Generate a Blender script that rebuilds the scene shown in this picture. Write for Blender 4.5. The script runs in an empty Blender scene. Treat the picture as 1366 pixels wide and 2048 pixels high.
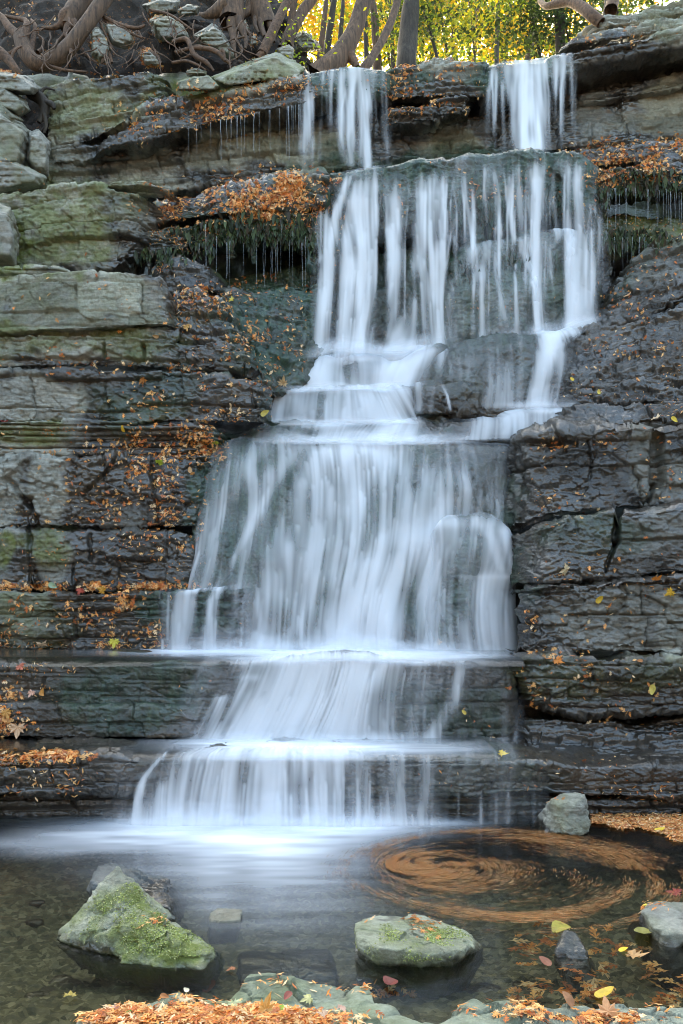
import bpy, bmesh, math, random
import numpy as np
from mathutils import Vector
random.seed(7); RNG = np.random.default_rng(11)
# ------------------------------------------------------------------ scene, camera, light
S = bpy.context.scene; C = S.collection
F, HZ, CX, CAMZ = 1821.0, 1175.0, 683.0, 1.66      # focal length and horizon in photograph pixels, eye height in metres
cam = bpy.data.cameras.new('camera'); co = bpy.data.objects.new('camera', cam); C.objects.link(co)
co.location = (0, 0, CAMZ); co.rotation_euler = (math.pi/2, 0, 0)
cam.sensor_fit = 'HORIZONTAL'; cam.sensor_width = 24.0; cam.lens = 24.0*F/1366.0
cam.shift_y = (HZ-1024.0)/1366.0; cam.clip_start = .05; cam.clip_end = 600
S.camera = co
EL, AZ = math.radians(31), math.radians(-12)
w = bpy.data.worlds.new('World'); S.world = w; w.use_nodes = True
sky = w.node_tree.nodes.new('ShaderNodeTexSky'); sky.sky_type = 'NISHITA'; sky.sun_disc = False
sky.sun_elevation = EL; sky.sun_rotation = AZ; sky.air_density = 1.0; sky.dust_density = 5.0; sky.ozone_density = 1.0
bg = w.node_tree.nodes['Background']; bg.inputs[1].default_value = .15
w.node_tree.links.new(sky.outputs[0], bg.inputs[0])
sun = bpy.data.lights.new('sun', 'SUN'); sun.energy = 4.5; sun.angle = math.radians(.5); sun.color = (1, .93, .8)
so = bpy.data.objects.new('sun', sun); C.objects.link(so)
sv = Vector((math.sin(AZ)*math.cos(EL), math.cos(AZ)*math.cos(EL), math.sin(EL)))
so.rotation_euler = (-sv).to_track_quat('-Z', 'Y').to_euler(); so.location = (0, 30, 30)
S.view_settings.view_transform = 'Standard'; S.view_settings.look = 'None'; S.view_settings.gamma = 1
S.view_settings.exposure = 3.1; S.cycles.filter_width = .95
S.view_settings.use_white_balance = True; S.view_settings.white_balance_temperature = 7500; S.view_settings.white_balance_tint = 0
S.render.engine = 'CYCLES'
S.cycles.max_bounces = 10; S.cycles.transparent_max_bounces = 24; S.cycles.diffuse_bounces = 4
S.cycles.sample_clamp_indirect = 4.0; S.cycles.use_denoising = True; S.cycles.denoiser = 'OPENIMAGEDENOISE'; S.cycles.denoising_input_passes = 'RGB_ALBEDO_NORMAL'; S.cycles.denoising_prefilter = 'ACCURATE'
# ------------------------------------------------------------------ numpy noise
def _h(i, j, k, s):
    with np.errstate(over='ignore'):
        n = (i.astype(np.int64)*374761393 + j.astype(np.int64)*668265263 + k.astype(np.int64)*1440662683 + s*974634521) & 0xFFFFFFFF
        n = n.astype(np.uint32); n = (n ^ (n >> np.uint32(13)))*np.uint32(1274126177)
        n = (n ^ (n >> np.uint32(15)))*np.uint32(2246822519); n ^= n >> np.uint32(16)
    return n.astype(np.float32)*np.float32(2.3283064e-10)
def vn(x, y=0., z=0., s=0):
    x, y, z = np.broadcast_arrays(np.asarray(x, np.float32), np.asarray(y, np.float32), np.asarray(z, np.float32))
    i, j, k = np.floor(x), np.floor(y), np.floor(z); fx, fy, fz = x-i, y-j, z-k
    i, j, k = i.astype(np.int32), j.astype(np.int32), k.astype(np.int32)
    u, v, t = [f*f*f*(f*(f*6-15)+10) for f in (fx, fy, fz)]
    def L(a, b, q): return a+(b-a)*q
    r = L(L(L(_h(i,j,k,s), _h(i+1,j,k,s), u), L(_h(i,j+1,k,s), _h(i+1,j+1,k,s), u), v),
          L(L(_h(i,j,k+1,s), _h(i+1,j,k+1,s), u), L(_h(i,j+1,k+1,s), _h(i+1,j+1,k+1,s), u), v), t)
    return r*2-1
def fbm(x, y, z, o=4, s=0, g=.5):
    r = 0; a = 1
    for q in range(o):
        r = r+a*vn(x*2**q+7.3*q, y*2**q, z*2**q, s+q*17); a *= g
    return r
def ridge(x, y, z, o=3, s=0):
    r = 0; a = 1
    for q in range(o):
        r = r+a*(1-2*np.abs(vn(x*2**q, y*2**q, z*2**q, s+q*31))); a *= .5
    return r
def facets(x, y, z, s=0):
    """nearest random cell: (planar tilt inside the cell, distance to the cell's edge)"""
    x = np.asarray(x, np.float32); i, j, k = [np.floor(q).astype(np.int32) for q in (x, y, z)]
    d1 = np.full(x.shape, 9., np.float32); d2 = d1.copy(); tilt = np.zeros(x.shape, np.float32); idn = tilt.copy()
    for a in (-1, 0, 1):
        for b in (-1, 0, 1):
            for c in (-1, 0, 1):
                I, J, K = i+a, j+b, k+c
                h1 = _h(I, J, K, s); h2 = _h(I, J, K, s+1); h3 = _h(I, J, K, s+2)
                dx, dy, dz = x-I-h1, y-J-h2, z-K-h3
                d = dx*dx+dy*dy+dz*dz
                m = d < d1
                d2 = np.where(m, d1, np.minimum(d2, d)); d1 = np.where(m, d, d1)
                g = np.modf(h1*57.3)[0]; e = np.modf(h2*91.7)[0]; f = np.modf(h3*37.9)[0]
                tilt = np.where(m, (g-.5)*dx+(e-.5)*dy+(f-.5)*dz, tilt); idn = np.where(m, g, idn)
    return tilt*2, np.sqrt(d2)-np.sqrt(d1), idn
def sm(a, b, x):
    t = np.clip((x-a)/(b-a), 0, 1); return t*t*(3-2*t)
# ------------------------------------------------------------------ helpers: places, meshes, tags
def W(px, py, Y):
    px, py, Y = [np.asarray(q, float) for q in (px, py, Y)]
    return np.stack(np.broadcast_arrays((px-CX)*Y/F, Y, CAMZ-(py-HZ)*Y/F), -1)
def proj(P): return CX+F*P[..., 0]/P[..., 1], HZ-F*(P[..., 2]-CAMZ)/P[..., 1]
def onz(px, py, z=0.):
    Y = F*(CAMZ-z)/(py-HZ); return np.array([(px-CX)*Y/F, Y, z])
def tag(o, label=None, cat=None, group=None, kind=None):
    for k, v in (('label', label), ('category', cat), ('group', group), ('kind', kind)):
        if v: o[k] = v
    return o
def raw_mesh(name, V, faces, mat, attrs=None, cols=None, smooth=True, parent=None, keep=False):
    """one mesh object; V (n,3), faces = array (m,k) or list of lists; origin at the base"""
    V = np.asarray(V, np.float64).reshape(-1, 3)
    c = np.zeros(3) if (parent is not None or keep) else np.array([*(V[:, :2].min(0)+V[:, :2].max(0))/2, V[:, 2].min()])
    if parent is not None: c = np.array(parent.location)
    me = bpy.data.meshes.new(name); Vl = (V-c).astype(np.float32)
    if isinstance(faces, np.ndarray): groups = [faces]
    else: groups = [np.asarray(f) for f in faces]
    loops = np.concatenate([g.reshape(-1) for g in groups]); tot = np.concatenate([np.full(len(g), g.shape[1]) for g in groups])
    st = np.concatenate([[0], np.cumsum(tot)[:-1]])
    me.vertices.add(len(V)); me.vertices.foreach_set('co', Vl.reshape(-1))
    me.loops.add(len(loops)); me.loops.foreach_set('vertex_index', loops.astype(np.int32))
    me.polygons.add(len(tot)); me.polygons.foreach_set('loop_start', st.astype(np.int32))
    try: me.polygons.foreach_set('loop_total', tot.astype(np.int32))
    except Exception: pass
    me.update(calc_edges=True)
    me.polygons.foreach_set('use_smooth', np.full(len(tot), bool(smooth)))
    for k, a in (attrs or {}).items():
        at = me.attributes.new(k, 'FLOAT', 'POINT'); at.data.foreach_set('value', np.asarray(a, np.float32).reshape(-1))
    if cols is not None:
        at = me.attributes.new('col', 'FLOAT_COLOR', 'POINT')
        cc = np.ones((len(V), 4), np.float32); cc[:, :3] = cols; at.data.foreach_set('color', cc.reshape(-1))
    me.materials.append(mat)
    o = bpy.data.objects.new(name, me); C.objects.link(o)
    if parent is not None: o.parent = parent
    else: o.location = c
    return o
def empty(name, loc):
    o = bpy.data.objects.new(name, None); C.objects.link(o); o.location = loc; o.empty_display_size = .1; return o
def grid_faces(n, m, up=False):
    a = (np.arange(n-1)[:, None]*m+np.arange(m-1)[None, :]).reshape(-1)
    return np.stack([a, a+m, a+m+1, a+1] if up else [a, a+1, a+m+1, a+m], 1)
def normals(P):
    du = np.gradient(P, axis=0); dv = np.gradient(P, axis=1)
    N = np.cross(dv, du); return N/(np.linalg.norm(N, axis=-1, keepdims=True)+1e-9)
# ------------------------------------------------------------------ materials
def mat(name):
    m = bpy.data.materials.new(name); m.use_nodes = True
    nt = m.node_tree; nt.nodes.clear(); out = nt.nodes.new('ShaderNodeOutputMaterial'); return m, nt, out
class NT:
    def __init__(s, nt): s.nt = nt
    def n(s, t, **kw):
        q = s.nt.nodes.new(t)
        for k, v in kw.items():
            if k.startswith('i_'):
                q.inputs[k[2:].replace('_', ' ')].default_value = v
            else: setattr(q, k, v)
        return q
    def l(s, a, b): s.nt.links.new(a, b)
    def attr(s, name): return s.n('ShaderNodeAttribute', attribute_name=name)
    def noise(s, vec, scale, detail=4, rough=.6, dist=0):
        q = s.n('ShaderNodeTexNoise'); q.inputs['Scale'].default_value = scale; q.inputs['Detail'].default_value = detail
        q.inputs['Roughness'].default_value = rough; q.inputs['Distortion'].default_value = dist
        if vec is not None: s.l(vec, q.inputs['Vector'])
        return q.outputs['Fac']
    def ramp(s, fac, pts, interp='LINEAR'):
        q = s.n('ShaderNodeValToRGB'); q.color_ramp.interpolation = interp; e = q.color_ramp.elements
        while len(e) < len(pts): e.new(.5)
        for a, (p, c) in zip(e, pts): a.position = p; a.color = (*c, 1) if len(c) == 3 else c
        s.l(fac, q.inputs[0]); return q.outputs[0]
    def mix(s, f, a, b, mode='MIX'):
        q = s.n('ShaderNodeMix', data_type='RGBA', blend_type=mode)
        for v, i in ((f, 0), (a, 6), (b, 7)):
            if isinstance(v, (int, float)): q.inputs[i].default_value = v
            elif isinstance(v, tuple): q.inputs[i].default_value = (*v, 1)
            else: s.l(v, q.inputs[i])
        return q.outputs[2]
    def math(s, op, a, b=0., c=0.):
        q = s.n('ShaderNodeMath', operation=op)
        for v, i in ((a, 0), (b, 1), (c, 2)):
            if isinstance(v, (int, float)): q.inputs[i].default_value = v
            else: s.l(v, q.inputs[i])
        return q.outputs[0]
    def scale(s, vec, v):
        q = s.n('ShaderNodeVectorMath', operation='MULTIPLY'); s.l(vec, q.inputs[0]); q.inputs[1].default_value = v; return q.outputs[0]
    def bump(s, h, strength, dist, prev=None):
        q = s.n('ShaderNodeBump'); q.inputs['Strength'].default_value = strength; q.inputs['Distance'].default_value = dist
        s.l(h, q.inputs['Height'])
        if prev is not None: s.l(prev, q.inputs['Normal'])
        return q.outputs['Normal']
def rock_material():
    m, nt, out = mat('limestone'); T = NT(nt)
    pos = T.n('ShaderNodeNewGeometry').outputs['Position']
    wet, moss, alg, tan, tone = [T.attr(k).outputs['Fac'] for k in ('wet', 'moss', 'algae', 'tan', 'tone')]
    n1 = T.noise(pos, 2.2, 8, .65, .4)
    dry = T.ramp(n1, [(.28, (.25, .25, .205)), (.45, (.39, .385, .33)), (.6, (.50, .49, .42)), (.75, (.62, .60, .53))])
    n2 = T.noise(T.scale(pos, (2.5, 2.5, 34)), 1.0, 5, .6)
    dry = T.mix(.75, dry, T.ramp(n2, [(.3, (.45, .45, .43)), (.55, (1, 1, 1)), (.8, (1.25, 1.22, 1.15))]), 'MULTIPLY')
    n3 = T.noise(pos, 28, 6, .7)
    dry = T.mix(.6, dry, T.ramp(n3, [(.35, (.6, .6, .6)), (.6, (1.15, 1.15, 1.15))]), 'MULTIPLY')
    tn = T.mix(T.noise(pos, 3.1, 6, .65), (.20, .165, .075), (.36, .33, .18))
    dry = T.mix(tan, dry, T.mix(.5, tn, dry))
    tq = T.n('ShaderNodeCombineColor'); tv = T.math('MULTIPLY_ADD', tone, .55, 1.0)
    for q in range(3): T.l(tv, tq.inputs[q])
    dry = T.mix(1, dry, tq.outputs[0], 'MULTIPLY')
    wb = T.mix(T.ramp(T.noise(pos, 1.3, 6, .65), [(.35, (0, 0, 0)), (.65, (1, 1, 1))]), (.125, .102, .075), (.40, .275, .145))
    wetc = T.mix(1, dry, wb, 'MULTIPLY'); wetc = T.mix(1, wetc, (.36, .36, .36), 'MULTIPLY')
    col = T.mix(wet, dry, wetc)
    mn = T.noise(pos, 7, 7, .7)
    mcol = T.ramp(mn, [(.3, (.085, .105, .022)), (.5, (.19, .22, .055)), (.7, (.32, .34, .14))])
    mm = T.math('MULTIPLY', moss, T.ramp(T.noise(pos, 5, 6, .7), [(.3, (0, 0, 0)), (.55, (1, 1, 1))]))
    mcol = T.mix(wet, mcol, T.mix(1, mcol, (.4, .42, .35), 'MULTIPLY'))
    col = T.mix(mm, col, mcol)
    an = T.noise(T.scale(pos, (14, 5, 3)), 1.5, 6, .65)
    acol = T.ramp(an, [(.3, (.010, .026, .018)), (.5, (.034, .080, .052)), (.75, (.10, .165, .09))])
    am = T.math('MULTIPLY', alg, T.ramp(T.noise(pos, 3.3, 6, .7), [(.25, (.1, .1, .1)), (.55, (1, 1, 1))]))
    col = T.mix(am, col, acol)
    p = T.n('ShaderNodeBsdfPrincipled'); T.l(col, p.inputs['Base Color'])
    rn = T.math('MULTIPLY_ADD', T.noise(pos, 9, 5, .6), .25, -.12)
    rough = T.math('ADD', T.math('MULTIPLY_ADD', wet, -.5, .84), rn); T.l(rough, p.inputs['Roughness'])
    T.l(T.math('MULTIPLY', wet, T.ramp(T.noise(pos, 1.9, 5, .65), [(.35, (.35, .35, .35)), (.6, (1, 1, 1))])), p.inputs['Coat Weight']); p.inputs['Coat Roughness'].default_value = .075
    b = T.bump(T.noise(T.scale(pos, (9, 9, 70)), 1, 6, .7), .6, .02)
    b = T.bump(T.noise(pos, 30, 8, .8), 1.0, .03, b)
    T.l(b, p.inputs['Normal'])
    cw = p.inputs['Coat Weight'].links[0].from_socket; T.l(T.math('MULTIPLY', cw, T.math('MULTIPLY_ADD', am, -.55, 1.0)), p.inputs['Coat Weight'])
    vo = T.n('ShaderNodeTexVoronoi', feature='SMOOTH_F1'); vo.inputs['Scale'].default_value = 34; T.l(T.scale(pos, (1, 1, 1.5)), vo.inputs['Vector'])
    gm = T.ramp(T.noise(pos, 1.7, 4, .6), [(.38, (.1, .1, .1)), (.62, (1, 1, 1))]); g2 = T.ramp(T.noise(T.scale(pos, (1.4, 1.4, 1)), 1.3, 4, .6), [(.4, (1, 1, 1)), (.6, (.05, .05, .05))])
    c = T.bump(T.math('MULTIPLY', T.noise(T.scale(pos, (1, 1, 1.6)), 24, 4, .6, .4), gm), 1.0, .012, None); c = T.bump(T.math('MULTIPLY', T.noise(T.scale(pos, (1, 1, 2)), 48, 3, .6), g2), 1.0, .006, c); c = T.bump(vo.outputs['Distance'], .5, .006, c)
    T.l(c, p.inputs['Coat Normal']); p.inputs['Coat IOR'].default_value = 1.75
    T.l(p.outputs[0], out.inputs[0]); return m
def bark_material(name, a, b, sc=(30, 30, 3)):
    m, nt, out = mat(name); T = NT(nt)
    pos = T.n('ShaderNodeNewGeometry').outputs['Position']
    n = T.noise(T.scale(pos, sc), 1, 6, .65); n2 = T.noise(pos, 3, 4, .6)
    col = T.mix(.8, T.ramp(n, [(.3, a), (.7, b)]), T.ramp(n2, [(.3, (.6, .6, .6)), (.7, (1.2, 1.15, 1.1))]), 'MULTIPLY')
    p = T.n('ShaderNodeBsdfPrincipled'); T.l(col, p.inputs['Base Color']); p.inputs['Roughness'].default_value = .8
    T.l(T.bump(n, .7, .02), p.inputs['Normal']); T.l(p.outputs[0], out.inputs[0]); return m
def leaf_material(name, trans=.35, gloss=.5, hue=.0):
    m, nt, out = mat(name); T = NT(nt)
    a = T.attr('col'); pos = T.n('ShaderNodeNewGeometry').outputs['Position']
    col = T.mix(.6, a.outputs['Color'], T.ramp(T.noise(pos, 40, 3), [(.3, (.7, .65, .6)), (.7, (1.2, 1.2, 1.2))]), 'MULTIPLY')
    p = T.n('ShaderNodeBsdfPrincipled'); T.l(col, p.inputs['Base Color']); p.inputs['Roughness'].default_value = gloss
    t = T.n('ShaderNodeBsdfTranslucent'); T.l(T.mix(1, col, (1.5, 1.4, 1.0), 'MULTIPLY'), t.inputs[0])
    x = T.n('ShaderNodeMixShader'); x.inputs[0].default_value = trans
    T.l(p.outputs[0], x.inputs[1]); T.l(t.outputs[0], x.inputs[2]); T.l(x.outputs[0], out.inputs[0]); return m
def soil_material():
    m, nt, out = mat('soil'); T = NT(nt)
    pos = T.n('ShaderNodeNewGeometry').outputs['Position']
    n = T.noise(pos, 6, 8, .7); lit = T.noise(pos, 17, 5, .7)
    col = T.ramp(n, [(.3, (.010, .008, .006)), (.55, (.035, .025, .018)), (.8, (.09, .07, .05))])
    col = T.mix(T.ramp(lit, [(.58, (0, 0, 0)), (.68, (1, 1, 1))]), col, (.22, .09, .03))
    p = T.n('ShaderNodeBsdfPrincipled'); T.l(col, p.inputs['Base Color']); p.inputs['Roughness'].default_value = .9
    T.l(T.bump(T.noise(pos, 30, 6, .75), .9, .03), p.inputs['Normal']); T.l(p.outputs[0], out.inputs[0]); return m
def silk_material():
    """falling water: how much of it there is comes from the 'flow' attribute"""
    m, nt, out = mat('falling_water'); T = NT(nt)
    d = T.attr('flow').outputs['Fac']
    df = T.n('ShaderNodeBsdfDiffuse'); df.inputs[0].default_value = (.90, .93, .97, 1)
    tl = T.n('ShaderNodeBsdfTranslucent'); tl.inputs[0].default_value = (.80, .86, .95, 1)
    x = T.n('ShaderNodeMixShader'); x.inputs[0].default_value = .22; T.l(df.outputs[0], x.inputs[1]); T.l(tl.outputs[0], x.inputs[2])
    tr = T.n('ShaderNodeBsdfTransparent')
    y = T.n('ShaderNodeMixShader'); T.l(d, y.inputs[0]); T.l(tr.outputs[0], y.inputs[1]); T.l(x.outputs[0], y.inputs[2])
    T.l(y.outputs[0], out.inputs[0]); return m
def pool_material():
    m, nt, out = mat('pool_water'); T = NT(nt)
    foam = T.attr('flow').outputs['Fac']; pos = T.n('ShaderNodeNewGeometry').outputs['Position']
    tr = T.n('ShaderNodeBsdfTransparent'); tr.inputs[0].default_value = (.64, .66, .58, 1)
    gl = T.n('ShaderNodeBsdfGlossy'); gl.inputs['Roughness'].default_value = .17; gl.inputs[0].default_value = (1, 1, 1, 1)
    b = T.bump(T.noise(T.scale(pos, (2, 5, 1)), 2.2, 3, .5), .25, .02); T.l(b, gl.inputs['Normal'])
    fr = T.n('ShaderNodeFresnel'); fr.inputs[0].default_value = 1.33
    x = T.n('ShaderNodeMixShader'); T.l(fr.outputs[0], x.inputs[0]); T.l(tr.outputs[0], x.inputs[1]); T.l(gl.outputs[0], x.inputs[2])
    df = T.n('ShaderNodeBsdfDiffuse'); df.inputs[0].default_value = (.86, .90, .96, 1)
    y = T.n('ShaderNodeMixShader'); T.l(foam, y.inputs[0]); T.l(x.outputs[0], y.inputs[1]); T.l(df.outputs[0], y.inputs[2])
    T.l(y.outputs[0], out.inputs[0]); return m
def trickle_material():
    m, nt, out = mat('trickle_water'); T = NT(nt)
    p = T.n('ShaderNodeBsdfPrincipled'); p.inputs['Base Color'].default_value = (.75, .8, .88, 1); p.inputs['Roughness'].default_value = .2
    tr = T.n('ShaderNodeBsdfTransparent'); x = T.n('ShaderNodeMixShader'); x.inputs[0].default_value = .12
    T.l(tr.outputs[0], x.inputs[1]); T.l(p.outputs[0], x.inputs[2]); T.l(x.outputs[0], out.inputs[0]); return m
def bed_material():
    m, nt, out = mat('pebble_bed'); T = NT(nt)
    pos = T.n('ShaderNodeNewGeometry').outputs['Position']
    v = T.n('ShaderNodeTexVoronoi'); v.inputs['Scale'].default_value = 27; T.l(T.scale(pos, (1, 1.3, 1)), v.inputs['Vector'])
    sp = T.n('ShaderNodeSeparateColor'); T.l(v.outputs['Color'], sp.inputs[0])
    col = T.ramp(sp.outputs[0], [(0, (.04, .038, .018)), (.4, (.10, .09, .05)), (.75, (.16, .145, .09)), (1, (.27, .235, .16))])
    col = T.mix(.7, col, T.ramp(T.noise(pos, 14, 6, .7), [(.3, (.45, .45, .4)), (.7, (1.2, 1.2, 1.1))]), 'MULTIPLY')
    p = T.n('ShaderNodeBsdfPrincipled'); T.l(col, p.inputs['Base Color']); p.inputs['Roughness'].default_value = .7
    T.l(T.bump(v.outputs['Distance'], -.8, .03), p.inputs['Normal']); T.l(p.outputs[0], out.inputs[0]); return m
ROCK = rock_material(); SILK = silk_material(); POOL = pool_material(); TRICK = trickle_material(); SOIL = soil_material(); BED = bed_material()
BARK = bark_material('cedar_bark', (.03, .017, .010), (.17, .10, .058)); ROOTB = bark_material('weathered_root', (.035, .02, .012), (.19, .105, .06), (26, 26, 26))
DARKB = bark_material('dark_bark', (.02, .016, .012), (.07, .055, .04))
LEAF = leaf_material('dead_leaf', .15, .6); FOL = leaf_material('forest_leaf', .5, .6)
# ------------------------------------------------------------------ rock shelves
def blobs(px, py, lst, nz=0.):
    r = np.zeros(np.shape(px), np.float32)
    for (cx, cy, rx, ry, s) in lst:
        d = np.sqrt(((px-cx)/rx)**2+((py-cy)/ry)**2)+nz
        r = np.maximum(r, s*(1-sm(.7, 1.15, d)))
    return r
# bare places where the rock is dry, lichen green, slimy dark green or ochre
DRY = [(150,585,205,62,1),(110,660,160,50,.9),(250,655,110,30,.85),(250,700,100,36,.6),(150,700,100,30,.9),(110,440,150,110,1),(270,370,110,30,1),(270,440,60,50,.8),
  (50,800,125,62,1),(100,965,42,90,1),(105,1110,42,60,.95),(8,1000,36,200,.95),(60,870,120,22,.6),(40,1220,60,60,.6),
  (180,210,150,65,1),(100,330,120,60,.9),(300,330,90,40,.6),(540,285,150,42,1),(640,310,70,50,1),(905,285,70,45,1),(420,320,80,30,.8),(490,135,140,50,1),(395,165,60,30,1),
  (1290,30,170,55,1),(900,130,75,30,.9),(1345,220,60,60,.9),(1180,240,40,60,.55),(1348,1260,26,60,1),(1240,1240,150,60,.5),(1150,330,100,20,.3),
  (1290,890,40,50,.5),(1330,960,60,40,.45),(60,250,120,160,1),(1290,240,120,20,.5),(-150,700,190,700,.8),(1500,600,100,900,.5),
  (1300,500,90,60,.45),(1330,1060,90,50,.45),(250,1040,50,40,.2)]
MOSS = [(120,600,190,90,.3),(60,680,130,40,.75),(270,690,120,40,.8),(110,440,150,110,.75),(250,400,60,60,.5),(40,865,90,25,.8),(95,1090,60,50,.8),(10,1100,25,50,1),
  (180,210,150,60,.55),(330,165,40,40,1),(400,165,60,30,.9),(500,130,120,40,.45),(20,480,50,80,1),(30,250,100,150,.25),(300,820,120,40,.6),(330,640,120,20,.3),
  (1280,445,110,40,1),(560,545,130,40,1),(860,500,90,50,.9),(1000,570,160,70,.6),(1110,1350,120,50,.5),(1300,1350,90,40,.55),(1200,1040,60,30,.4),(60,1250,100,60,.5),(1330,30,60,50,.3)]
ALG = [(900,360,330,70,.9),(880,580,330,160,.55),(560,640,130,130,.8),(480,1020,120,160,.95),(380,1220,110,60,.9),(700,1000,260,230,.7),(900,1130,160,180,.7),
  (720,160,140,50,.95),(1060,150,110,60,.9),(430,880,50,30,.8),(260,1390,190,80,.75),(700,1450,300,120,.6),(480,450,150,60,.6),(1280,380,120,30,.4),
  (600,790,60,70,.5),(1000,740,160,70,.25),(900,1570,250,60,.35),(1180,1060,120,50,.45),(310,790,140,60,.5),(260,830,60,40,.6)]
TAN = [(550,288,150,45,1),(640,310,80,50,1),(420,320,80,30,.6),(905,270,65,45,1),(330,310,80,30,.5),(180,220,130,70,.5),(1345,200,60,70,.7),(1300,245,80,20,.8),(60,330,80,100,.3),(1110,1000,90,120,.25),(1260,920,90,90,.3)]
def rock_attrs(P, dw=0., dm=0., da=0., dt=0.):
    px, py = proj(P); x, y, z = P[..., 0], P[..., 1], P[..., 2]
    nz = .42*fbm(x*1.7, y*1.7, z*2.6, 4, 5)+.12*vn(x*9, y*9, z*14, 8)
    st = .18*vn(x*7, z*.6, 0, 77)                   # drip streaks
    dry = np.clip(blobs(px, py, DRY, nz+st)+dw, 0, 1)
    return dict(wet=1-dry, moss=np.clip(blobs(px, py, MOSS, nz)+dm, 0, 1), algae=np.clip(blobs(px, py, ALG, nz)+da, 0, 1), tan=np.clip(blobs(px, py, TAN, nz)+dt, 0, 1))
def strata(P, seed, th, amp, dip=0., blk=.9, groove=1., wid=(.25, .9)):
    """stepped bedding: every bed has its own set-back, is broken into blocks by upright joints and undercut along its foot"""
    r = np.random.default_rng(seed); x, y, z = P[..., 0], P[..., 1], P[..., 2]
    zz = z+dip*x+.022*vn(x*.7, y*.7, z*.4, seed)+.007*vn(x*4, y*4, z*2, seed+1)
    fx = np.floor(x*.95+.5*vn(x*.6, z*.8, 0, seed+11)+.2*vn(z*3, x, 0, seed+12)).astype(np.int32); zz = zz+.9*th[0]*(_h(fx, fx*0, fx*0, seed+13)-.5)
    b = [-3.]
    while b[-1] < 12: b.append(b[-1]+r.uniform(*th)*(1 if r.random() > .18 else .4))
    b = np.array(b); idx = np.clip(np.searchsorted(b, zz)-1, 0, len(b)-2); hgt = b[idx+1]-b[idx]
    off = r.uniform(-1, .7, len(b)); up = b[idx+1]-zz; dn = zz-b[idx]
    gs = r.uniform(.1, 1, len(b))**1.3; wd = r.uniform(*wid, len(b)); sh = r.uniform(0, 9, len(b))
    xx = x+y*.5+sh[idx]+.035*vn(x*3, z*5, 0, seed+3)+.012*vn(x*13, z*17, 0, seed+4); f = xx/wd[idx]; cell = np.floor(f); fr = f-cell
    zero = np.zeros_like(idx); ic = cell.astype(np.int32); ii = idx.astype(np.int32)
    hb = _h(ic, ii, zero, seed); h2 = _h(ic, ii, zero, seed+1); h3 = _h(ic, ii, zero, seed+2)
    e = np.minimum(fr, 1-fr)*wd[idx]
    out = amp*(off[idx]+blk*(hb*1.6-1)+blk*.9*(h2-.5)*(fr-.5)+.5*blk*(h3-.5)*(dn/hgt-.5)*2)
    out -= amp*.55*np.clip(1-dn/np.minimum(hgt*.45, .05), 0, 1)**2
    part = sm(-.35, .25, vn(x*1.3, z*3, 0, seed+6))
    out -= groove*.055*(gs[idx]*np.exp(-(dn/.010)**2)+gs[idx+1]*np.exp(-(up/.007)**2))*(.25+.75*part)
    out -= groove*np.where(h3 > .5, .05*np.exp(-(e/.011)**2), .0)*sm(-.4, .3, vn(x*1.1, z*2.1, 3, seed+7))
    tone = (_h(ic*7, ii, zero, seed+9)-.5)*.9+(r.random(len(b))[idx]-.5)*.8
    STR['tone'] = tone; return out
STR = {}
POOLV = []                                   # points of every visible rock surface, for the leaves
def base_grid(top, bot, back=.6, under=.25, rise=0., res=2.1, bulge=0., endl=.12, endr=.12, rnd=5, nback=None, belly=.4):
    top = np.array(top, float); bot = np.array(bot, float)
    wpx = max(np.ptp(top[:, 0]), np.ptp(bot[:, 0])); n = max(8, int(wpx/res)); s = np.linspace(0, 1, n)
    def along(L):
        q = (L[:, 0]-L[0, 0])/(L[-1, 0]-L[0, 0]); px = L[0, 0]+(L[-1, 0]-L[0, 0])*s
        return W(px, np.interp(s, q, L[:, 1]), np.interp(s, q, L[:, 2]))
    A, B = along(top), along(bot)
    hpx = np.abs(proj(A)[1]-proj(B)[1]).max(); nf = max(5, int(hpx/res)); nb = nback or max(5, int(back/.03)); nu = max(4, int(under/.05))
    t = np.linspace(0, 1, nf)[None, :, None]
    front = A[:, None]*(1-t)+B[:, None]*t
    front[..., 1] -= bulge*(np.sin(np.pi*np.clip(t[..., 0], 0, 1)**(.5/belly*.5+.0) if belly != .5 else np.pi*t[..., 0]))
    tb = np.linspace(1, 0, nb, endpoint=False)[None, :, None]
    backp = A[:, None]+tb*np.array([0, back, rise]); tu = np.linspace(0, 1, nu+1)[1:][None, :, None]
    und = B[:, None]+tu*np.array([0, under, .02])
    P = np.concatenate([backp, front, und], 1)
    if rnd > 0:                               # round the lip and the foot
        k = np.exp(-(np.arange(-2*rnd, 2*rnd+1)/rnd)**2); k /= k.sum(); m = P.shape[1]
        Q = np.concatenate([np.repeat(P[:, :1], 2*rnd, 1), P, np.repeat(P[:, -1:], 2*rnd, 1)], 1)
        P = sum(k[i]*Q[:, i:i+m] for i in range(4*rnd+1))
    xs = np.abs(A[:, 0]-A[0, 0]); xe = np.abs(A[:, 0]-A[-1, 0])
    for d, r in ((xs, endl), (xe, endr)):
        if r > 0:
            q = np.clip(1-d/r, 0, 1); P[..., 1] += (1.6*r*(1-np.sqrt(np.clip(1-q*q, 0, 1))))[:, None]
    seg = np.concatenate([np.zeros(nb), np.ones(nf), np.full(nu, 2)])
    return P, seg, n
def lumps(P, a, s=1):
    x, y, z = P[..., 0], P[..., 1], P[..., 2]
    return a*(fbm(x*1.6, y*1.6, z*1.3, 2, 60+s)+.35*vn(x*5, y*5, z*3.5, 90+s))
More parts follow.
